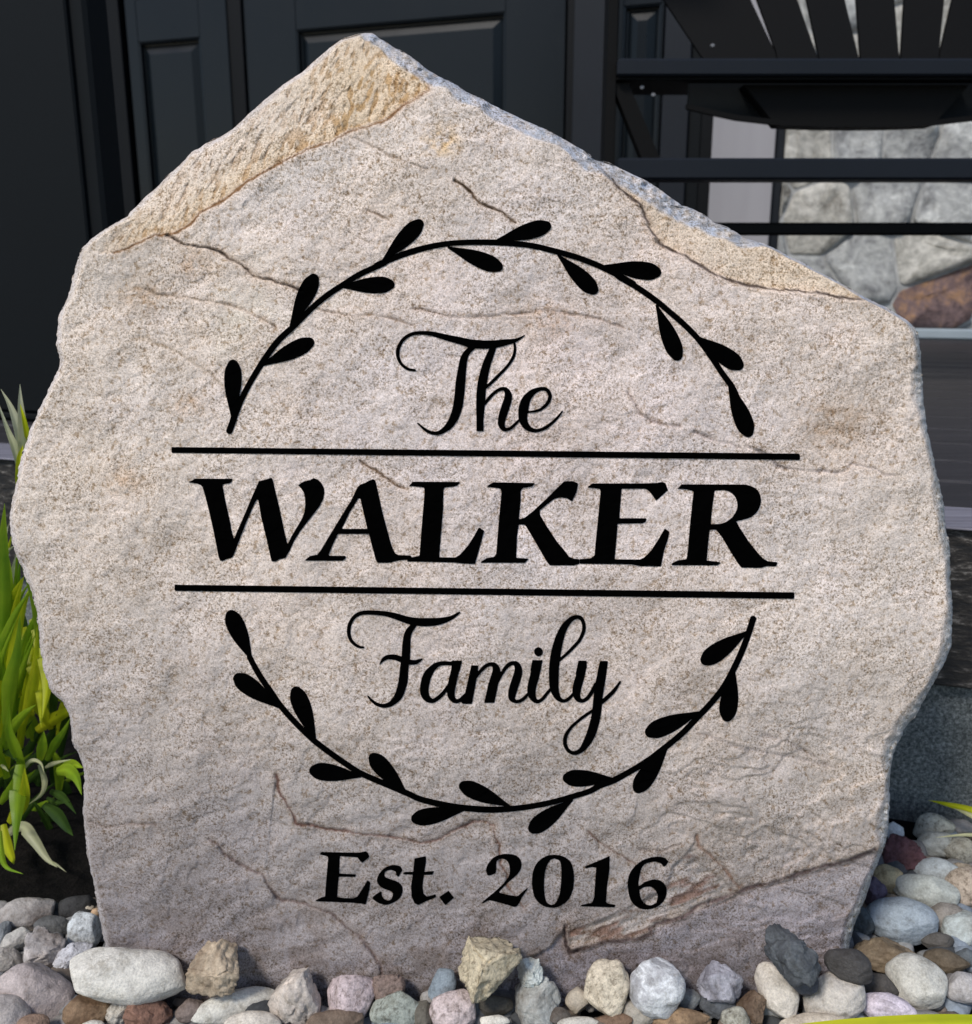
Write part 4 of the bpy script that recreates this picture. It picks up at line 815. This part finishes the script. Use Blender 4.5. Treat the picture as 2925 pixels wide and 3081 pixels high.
PEB = [
 (382,2935,170,76,6,wh,'s',0.0,'largest pebble, long smooth off-white one at the lower left of the boulder'),
 (253,2801,48,58,-8,bw,'k',.2,'upright blue-white pebble touching the lower left edge of the boulder'),
 (262,2733,20,15,-20,cr,'s',.2,'tiny cream pebble on top of the upright blue-white one'),
 (291,2746,16,13,10,(.50,.36,.24),'s',.2,'tiny orange-tan pebble against the boulder edge, beside the cream one'),
 (232,2732,52,40,0,dk,'s',.3,'black shaded pebble behind the upright blue-white one'),  # dark grey stone, its shadow put into the near-black colour
 (79,2757,76,52,-10,(.33,.32,.32),'m',.5,'grey mottled rock at the left rear below the leaves'),
 (160,2790,52,34,-5,dg,'s',.5,'flat dark grey pebble left of the upright blue-white one'),
 (58,2826,50,32,-25,lg,'s',.5,'pale grey wedge pebble near the left edge under the mottled rock'),
 (222,2880,56,40,-22,(.44,.46,.52),'k',.8,'lilac-white jagged stone between the blue-white pebble and the largest pebble'),
 (128,2868,68,62,30,(.36,.35,.36),'m',.7,'grey angular rock with a slate patch near the left edge'),
 (103,2985,112,74,22,(.40,.36,.365),'s',.2,'large pinkish grey pebble at the lower left corner'),
 (14,3060,76,62,20,(.36,.34,.34),'s',.1,'rounded grey pebble cut by the bottom left corner'),
 (4,2820,26,44,0,(.18,.20,.22),'s',.3,'slate blue pebble cut by the left edge'),
 (18,2892,56,36,10,(.30,.29,.28),'m',.6,'rough grey stone cut by the left edge above the pinkish pebble'),
 (268,3045,70,54,-15,(.30,.22,.145),'m',.5,'brown and white mottled stone below the largest pebble'),
 (100,3085,45,30,0,(.24,.17,.13),'s',.2,'small reddish brown pebble at the bottom edge, below the pinkish one'),
 (366,3040,40,48,15,(.44,.43,.40),'k',.6,'small pitted grey-white stone at the bottom edge under the largest pebble'),
 (446,3052,72,60,5,(.22,.13,.10),'m',.9,'rusty brown jagged rock at the bottom edge under the largest pebble'),
 (280,3090,36,18,0,wh,'s',.0,'tiny white pebble at the bottom edge below the brown and white stone'),
 (640,2925,80,92,18,(.42,.36,.28),'m',1.0,'jagged tan rock with a cream cap right of the largest pebble'),
 (575,3042,44,34,-10,(.17,.14,.13),'s',.3,'small dark brown pebble between the rusty rock and the long pale pebble'),
 (702,3030,122,44,-14,(.50,.51,.49),'s',.15,'long pale grey pebble below the jagged tan rock'),
 (757,3100,88,50,0,(.56,.54,.50),'s',.0,'smooth white pebble cut by the bottom edge below the long pale one'),
 (893,3005,78,86,8,(.40,.38,.365),'m',.8,'pitted grey rock with holes standing left of the pinkish speckled pebble'),
 (1057,3002,72,68,20,(.46,.40,.43),'k',.5,'pinkish white speckled pebble against the boulder foot, left of centre'),
 (1000,3082,90,42,-10,(.15,.115,.09),'s',.2,'flat brown pebble at the bottom edge under the pinkish speckled one'),
 (1165,2972,52,44,0,(.20,.155,.14),'k',.6,'dull reddish grey stone behind the greenish pebble'),
 (1195,3045,78,58,0,gn,'k',.5,'greenish grey speckled pebble at the bottom edge, left of the slate slab'),
 (1287,3012,24,28,0,(.33,.33,.33),'s',.3,'small grey pebble squeezed beside the slate slab'),
 (1272,3058,32,42,10,(.11,.105,.09),'s',.2,'dark olive pebble between the greenish and the rosy pebbles'),
 (1332,2970,36,52,20,(.20,.25,.30),'s',.3,'thin blue slate slab leaning on the big beige rock'),
 (1465,2912,104,94,-8,(.46,.42,.32),'k',1.0,'big beige pointed rock at the centre of the boulder foot'),
 (1364,3048,70,62,-20,(.50,.44,.46),'k',.3,'rosy white pebble below the slate slab'),
 (1484,3024,58,34,0,(.05,.048,.042),'s',.2,'black pebble in the hollow under the big beige rock'),
 (1488,3074,44,20,0,wh,'s',.3,'small white pebble at the bottom edge under the black one'),
 (1600,2935,42,48,0,(.46,.52,.54),'m',1.0,'crumbly blue-white stone right of the big beige rock'),
 (1612,3018,74,76,25,(.38,.41,.42),'m',.6,'grey and white banded rock under the crumbly blue-white stone'),
 (1738,3010,36,36,0,(.38,.35,.30),'s',.3,'small buff pebble left of the cream pebble with a dark pit'),
 (1682,3062,36,28,0,(.16,.155,.15),'m',.5,'small dark mottled stone between the banded rock and the buff pebble'),
 (1742,3084,64,22,0,(.46,.46,.44),'s',.2,'flat pale pebble at the bottom edge under the buff one'),
 (1828,2972,66,78,8,(.54,.50,.42),'k',.35,'cream pebble with a dark pit against the boulder foot'),
 (1973,2968,80,82,30,(.50,.54,.60),'v',.3,'round blue-white pebble with grey veins against the boulder foot'),
 (1915,3052,54,40,0,(.28,.27,.25),'s',.3,'dull grey pebble under the cream and the veined pebbles'),
 (2071,3008,36,30,0,(.17,.19,.215),'s',.3,'small slate blue pebble right of the veined white one'),
 (2167,2958,64,56,15,(.27,.28,.34),'v',.7,'violet grey striped stone at the boulder foot'),
 (2162,3022,54,42,0,(.10,.115,.14),'s',.4,'dark blue pebble below the violet grey striped stone'),
 (2055,3072,88,38,-5,(.24,.17,.11),'v',.4,'brown striped flat stone at the bottom edge'),
 (2338,2982,54,86,-24,(.54,.52,.49),'s',.15,'tall smooth pale pebble leaning beside the dark navy rock'),
 (2265,3038,48,58,10,(.16,.12,.09),'m',.8,'dark brown and white broken rock below the violet striped stone'),
 (2212,3072,42,38,0,(.34,.35,.32),'k',.3,'pale greenish pebble at the bottom edge beside the brown and white broken rock'),
 (1845,3078,56,26,0,(.18,.12,.085),'s',.2,'brown pebble at the bottom edge under the cream one'),
 (2370,2870,82,92,-6,nv,'v',.9,'dark navy rock with white veins against the lower right of the boulder'),
 (2408,2935,46,56,-15,(.075,.08,.095),'s',.4,'dark slate pebble below the white-veined navy rock'),
 (2507,3000,92,68,-12,(.46,.45,.44),'s',.2,'large smooth light grey pebble right of the leaning pale one'),
 (2440,3082,96,32,-5,(.46,.42,.37),'s',.15,'flat buff pebble at the bottom edge under the large light grey one'),
 (2555,2905,68,48,15,(.055,.055,.058),'s',.4,'nearly black pebble right of the navy rock'),
 (2655,2878,98,54,8,(.20,.165,.12),'m',.6,'mossy brown rock below the large blue pebble'),
 (2638,2970,60,38,5,(.065,.062,.06),'s',.4,'dark brown pebble below the mossy rock'),
 (2757,2953,82,74,10,(.50,.51,.49),'s',.05,'round grey-white pebble at the lower right, under the mossy rock'),
 (2668,3032,80,40,10,(.46,.43,.52),'v',.2,'white pebble with lilac stripes above the yellow blade of grass'),
 (2905,2976,58,46,0,(.40,.40,.42),'s',.1,'light grey pebble cut by the right edge near the bottom'),
 (2842,2892,66,34,12,(.115,.095,.07),'s',.4,'flat brown stone between two thin blades at the right'),
 (2910,2884,34,28,0,(.10,.12,.14),'s',.3,'dark blue stone at the right edge under the upper thin blade'),
 (2714,2774,98,68,4,(.27,.33,.40),'s',.15,'largest blue pebble right of the boulder'),
 (2855,2770,60,54,0,(.24,.23,.22),'s',.2,'brownish grey pebble right of the largest blue one'),
 (2902,2798,62,58,-10,(.42,.49,.52),'m',.2,'pale blue pebble with a dark patch cut by the right edge'),
 (2787,2682,88,48,8,(.36,.40,.40),'s',.1,'pale green-grey oval pebble above the largest blue one'),
 (2815,2628,70,44,-2,(.33,.38,.42),'s',.05,'smooth bluish oval pebble above the green-grey one'),
 (2908,2674,60,58,-10,(.38,.335,.29),'k',.2,'pinkish tan pebble cut by the right edge'),
 (2674,2645,48,44,5,(.42,.36,.225),'s',.3,'yellowish tan pebble below the maroon rock'),
 (2716,2575,62,62,0,(.11,.055,.065),'m',1.0,'maroon jagged rock at the right edge of the boulder'),
 (2694,2504,27,33,-15,(.55,.60,.64),'s',.6,'small white triangular stone above the maroon rock'),
 (2808,2488,58,42,0,(.34,.36,.34),'k',.3,'grey speckled pebble at the rear right against the concrete'),
 (2816,2538,48,40,0,(.33,.355,.35),'s',.3,'smooth grey pebble just below the rearmost speckled one'),
 (2890,2562,48,40,5,(.28,.285,.26),'k',.4,'olive grey speckled pebble near the right edge under a thin blade'),
 (2632,2686,36,46,15,pu,'m',.7,'dark purple stone touching the boulder edge'),
 (2597,2782,32,48,10,(.075,.095,.11),'m',.6,'dark teal stone touching the boulder edge left of the largest blue pebble'),
 (2682,2706,20,14,0,(.26,.22,.17),'s',.3,'tiny brown pebble under the yellowish tan one'),
 (2798,2594,38,20,0,(.20,.18,.165),'s',.3,'small brown-grey pebble right of the maroon rock'),
 (2895,2614,28,17,0,(.26,.23,.19),'s',.3,'small tan pebble under the olive grey speckled one'),
 (2822,2832,44,24,0,(.09,.088,.085),'s',.3,'small dark pebble in the gap right of the largest blue one'),
]
for k, q in enumerate(PEB): pebble(*q, seed=k + 3)

# loose gravel bed filling the gaps: too many and too hidden to tell apart
def gravel():
    rr = random.Random(8); VV = []; FF = []; CC = []; off = 0
    shapes = [rock_shape(300 + i, .15 + .12 * i, False) for i in range(5)]
    pal = [lg, gy, (.34,.32,.30), (.25,.2,.16), bl, (.4,.37,.35), (.2,.2,.2), dg]
    def ok(x, y):
        if y < yb - .004: return y > .14 and abs(x) < .95
        if y < yb + .13 and -.17 < x < .20: return False
        n_ = (Vector((x, y, 0)) - G0).dot(NW)
        if n_ < .004: return False
        if x > .15: return y < 1.3 and x < 1.2
        return y < .535 and x > -1.0
    pts = []
    for i in range(26000):
        x, y = rr.uniform(-1.0, 1.2), rr.uniform(.14, 1.3)
        if not ok(x, y): continue
        near = abs(x) < .55 and y < .9
        if not near and rr.random() < .8: continue
        if not near and rr.random() < .5: continue
        pts.append((x, y, near))
    for x, y, near in pts[:7500]:
        r = rr.choice((rr.uniform(.0018, .0045), rr.uniform(.0045, .0105))) if (abs(x) < .38 or rr.random() < .62) else rr.uniform(.010, .019); S_2 = rr.choice(shapes); a = rr.uniform(0, 6.28); c, s = math.cos(a), math.sin(a)
        Mx = np.array([[c, s, 0], [-s, c, 0], [0, 0, 1]]); V = (S_2 * np.array([r * rr.uniform(1, 1.5), r, r * rr.uniform(.6, .9)])) @ Mx + np.array([x, y, rr.uniform(-.010, .001)])
        VV.append(V); FF.append(ICLF + off); off += len(V); cc = rr.choice(pal); f = rr.uniform(.6, 1.05); CC.append(np.tile(np.array(cc) * f, (len(V), 1)))
    print('gravel', len(VV))
    me = npmesh('gravel', np.concatenate(VV), np.concatenate(FF)); setcol(me, np.concatenate(CC))
    m, t, b = mat('gravel_stone', rough=.8, spec=.3); ca = t.nodes.new('ShaderNodeVertexColor'); ca.layer_name = 'tint'; v = objvec(t)
    t.links.new(mix(t, 'MULTIPLY', 1.0, ca.outputs[0], ramp(t, noise(t, v, 300, 4, .7), [(.3, (.65, .65, .65)), (.7, (1.15, 1.15, 1.15))])), b.inputs['Base Color']); bump(t, b, noise(t, v, 400, 3), .4, .001)
    o = link('gravel', me, m); tag(o, 'small mixed gravel filling the gaps between the river pebbles', 'gravel', kind='stuff')
gravel()

# ------------------------------------------------------------------ plants
def blade(name, pts, wpx, kind, parent, Y0, Y1, tipw=.02, fold=.35, tint=(1, 1, 1), flat=1.0, bw_=.55):
    """pts in photo pixels from base to tip, spread in depth from Y0 (base) to Y1 (tip)"""
    P = catmull([(p[0], p[1], 0) for p in pts], 6); n_ = len(P); vs_ = []; cs = []
    C3 = [at_y(P[i][0], P[i][1], Y0 + (Y1 - Y0) * i / (n_ - 1)) for i in range(n_)]
    for i in range(n_):
        tt = i / (n_ - 1); prof = (bw_ + (1 - bw_) * min(1, tt / .3)) * (1 - max(0, (tt - .30) / .70) ** 1.25 * (1 - tipw))
        T = (C3[min(i+1, n_-1)] - C3[max(i-1, 0)]).normalized(); view = (C3[i] - CAMP).normalized()
        side = T.cross(view).normalized(); up = side.cross(T).normalized(); hw = wpx * .5 * prof * (C3[i] - CAMP).length / F
        side = (side * flat + up * (1 - flat)).normalized()
        for u_, f in ((-1, fold), (-.5, fold * .35), (0, 0), (.5, fold * .35), (1, fold)):
            vs_.append(C3[i] + side * hw * u_ + up * hw * f); e = (.86, 1.0, 1.25, .92, 1.06)[int(u_ * 2 + 2)]
            k_ = 1.0 + .25 * tt; cs.append([e * k_ * c for c in tint])
    fs = [(5*i + j, 5*i + j + 1, 5*i + 6 + j, 5*i + 5 + j) for i in range(n_-1) for j in range(4)]
    me = pym(name, vs_, fs, True); setcol(me, np.array(cs)); return link(name, me, LM[kind], parent)
pl = empty('variegated_grass', at_y(-20, 2650, .60), 'clump of yellow-green arching grass leaves at the left of the boulder', 'plant')
# sprig at the top
for pts, wd, kd in [([(66,1470),(72,1390),(68,1290),(62,1215),(60,1155)],30,'p'), ([(66,1430),(64,1330),(48,1265),(28,1215),(2,1170)],26,'p'), ([(60,1420),(44,1345),(22,1290),(-12,1195)],20,'p'), ([(84,1360),(86,1330),(72,1260),(60,1215)],18,'y'), ([(62,1500),(66,1440),(62,1380),(68,1340)],34,'y'),
    ([(30,2000),(44,1800),(52,1650),(62,1480)],10,'g')]:
    blade('leaf', pts, wd, kd, pl, .60, .56)
HAND = [
 ([(-10,2050),(6,1850),(8,1700),(10,1600),(14,1515)],44,'g'), ([(20,1950),(26,1800),(22,1700),(4,1590)],30,'g'), ([(0,1700),(14,1620),(26,1575)],12,'p'), ([(-5,1690),(18,1662),(46,1640)],12,'p'),
 ([(10,1990),(22,1850),(34,1740),(48,1668)],26,'p'), ([(118,1990),(112,1880),(92,1780),(62,1690)],18,'g'), ([(70,2180),(95,2080),(108,1990),(112,1880)],34,'y'), ([(60,1890),(92,1960),(120,2060),(124,2190)],62,'y'),
 ([(100,1860),(130,1950),(142,2060),(128,2160)],48,'y'), ([(28,2200),(40,2100),(68,2010),(110,1900)],26,'g'), ([(20,2180),(28,2060),(52,1960),(60,1850)],40,'g'), ([(0,2260),(30,2200),(70,2150),(108,2120)],34,'g'),
 ([(140,2290),(165,2240),(192,2200),(212,2160)],26,'g'), ([(70,2310),(45,2250),(26,2190),(28,2120)],30,'g'), ([(120,2290),(128,2240),(132,2200)],30,'g'), ([(62,2300),(54,2390),(50,2460),(44,2560)],46,'g'),
 ([(60,2330),(92,2290),(122,2296),(134,2330)],11,'p'), ([(118,2300),(134,2350),(124,2390),(80,2425)],15,'p'), ([(30,2480),(70,2400),(74,2310)],42,'y'), ([(135,2310),(165,2296),(215,2285)],12,'p'),
 ([(168,2322),(200,2318),(228,2340),(246,2392)],40,'g'), ([(180,2320),(215,2300),(250,2310)],34,'g'), ([(20,2510),(66,2488),(104,2530),(140,2582),(172,2610)],34,'p'), ([(150,2590),(175,2605),(200,2625)],6,'p'),
 ([(10,2480),(20,2540),(35,2580),(42,2600)],28,'y'), ([(0,2500),(4,2570),(20,2610),(70,2630)],16,'g'), ([(0,2300),(14,2310),(26,2322)],8,'p'), ([(-12,2900),(-2,2830),(2,2740),(-8,2640)],34,'p'),
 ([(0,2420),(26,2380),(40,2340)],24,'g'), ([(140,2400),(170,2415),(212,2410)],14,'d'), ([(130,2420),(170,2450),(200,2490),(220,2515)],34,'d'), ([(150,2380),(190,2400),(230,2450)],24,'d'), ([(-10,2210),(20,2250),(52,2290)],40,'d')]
for k, (pts, wd, kd) in enumerate(HAND):
    y0 = .58 + .04 * ((k * 7) % 5) / 5; blade('leaf', pts, wd * (.92 if wd > 20 else 1), kd, pl, y0, y0 - .035, tint=(1, 1, 1) if kd != 'd' else (.9, .9, .9))
rl = random.Random(5)
for k in range(84):
    x = rl.uniform(-220, 190); y = rl.uniform(1980, 2640); L = rl.uniform(120, 330); a = rl.uniform(-1.1, 1.1)
    dx, dy = math.sin(a) * L, -math.cos(a) * L; bend = rl.uniform(-60, 60)
    if x > 120: dx = min(dx, 40)
    if y + dy < 1600: dy = 1600 - y
    y0 = rl.uniform(.64, .74)
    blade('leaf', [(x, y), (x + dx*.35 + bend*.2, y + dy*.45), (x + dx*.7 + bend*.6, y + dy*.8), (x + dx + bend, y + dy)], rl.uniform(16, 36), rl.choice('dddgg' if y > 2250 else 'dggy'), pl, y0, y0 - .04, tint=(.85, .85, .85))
for k in range(44):
    x = rl.uniform(-60, 60); y = rl.uniform(1900, 2350); L = rl.uniform(180, 420); a = rl.uniform(-.45, .5)
    top_ = y - L * math.cos(a); tx = x + L * math.sin(a); lim_ = np.interp(top_, [q[1] for q in LEFT], [q[0] for q in LEFT]) - 4
    if tx > lim_ + 20: tx = lim_ + 20
    if top_ < 1560: continue
    y0 = rl.uniform(.585, .63); blade('leaf', [(x, y), ((x*2 + tx) / 3 - 8, y - L*.36), ((x + tx*2) / 3 - 6, y - L*.7), (tx, top_)], rl.uniform(16, 34), rl.choice('ggyyg'), pl, y0, y0 - .03)
for k in range(26):   # outside the frame, so that the clump is whole
    x = rl.uniform(-520, -60); y = rl.uniform(2300, 2750); L = rl.uniform(300, 900); a = rl.uniform(-.7, .35)
    dx, dy = math.sin(a) * L, -math.cos(a) * L; y0 = rl.uniform(.58, .7)
    if x + dx > -30: dx = -30 - x
    blade('leaf', [(x, y), (x + dx*.3, y + dy*.5), (x + dx*.7, y + dy*.9), (x + dx, y + dy*.95)], rl.uniform(24, 44), rl.choice('ggyp'), pl, y0, y0 - .05)
pr = empty('variegated_grass', at_y(3150, 2850, .60), 'tuft of cream and yellow grass blades entering from the right over the pebbles', 'plant')
for pts, wd, kd, ya, yb_ in [([(3180,2640),(3020,2480),(2925,2440),(2850,2420),(2795,2408)],26,'y',.56,.62), ([(3200,2700),(3050,2520),(2925,2455),(2870,2432)],22,'p',.555,.60), ([(3250,2620),(3050,2530),(2925,2512),(2815,2520)],17,'p',.52,.56),
    ([(3280,2960),(3100,2890),(2925,2862),(2788,2848)],26,'p',.47,.52), ([(3250,2880),(3080,2880),(2925,2906),(2838,2934)],14,'p',.46,.50), ([(3300,2700),(3200,2450),(3060,2300),(2980,2250)],26,'g',.60,.66), ([(3320,2800),(3260,2560),(3160,2380),(3140,2200)],30,'y',.58,.66)]:
    blade('leaf', pts, wd, kd, pr, ya, yb_)
pf = empty('grass_blade', at_y(2600, 3200, .36), 'broad bright yellow-green blade crossing the bottom right corner', 'leaf')
blade('leaf', [(1850,3265),(2200,3180),(2560,3114),(2925,3080),(3300,3094)], 90, 'y', pf, .345, .35, fold=.25, bw_=.8)
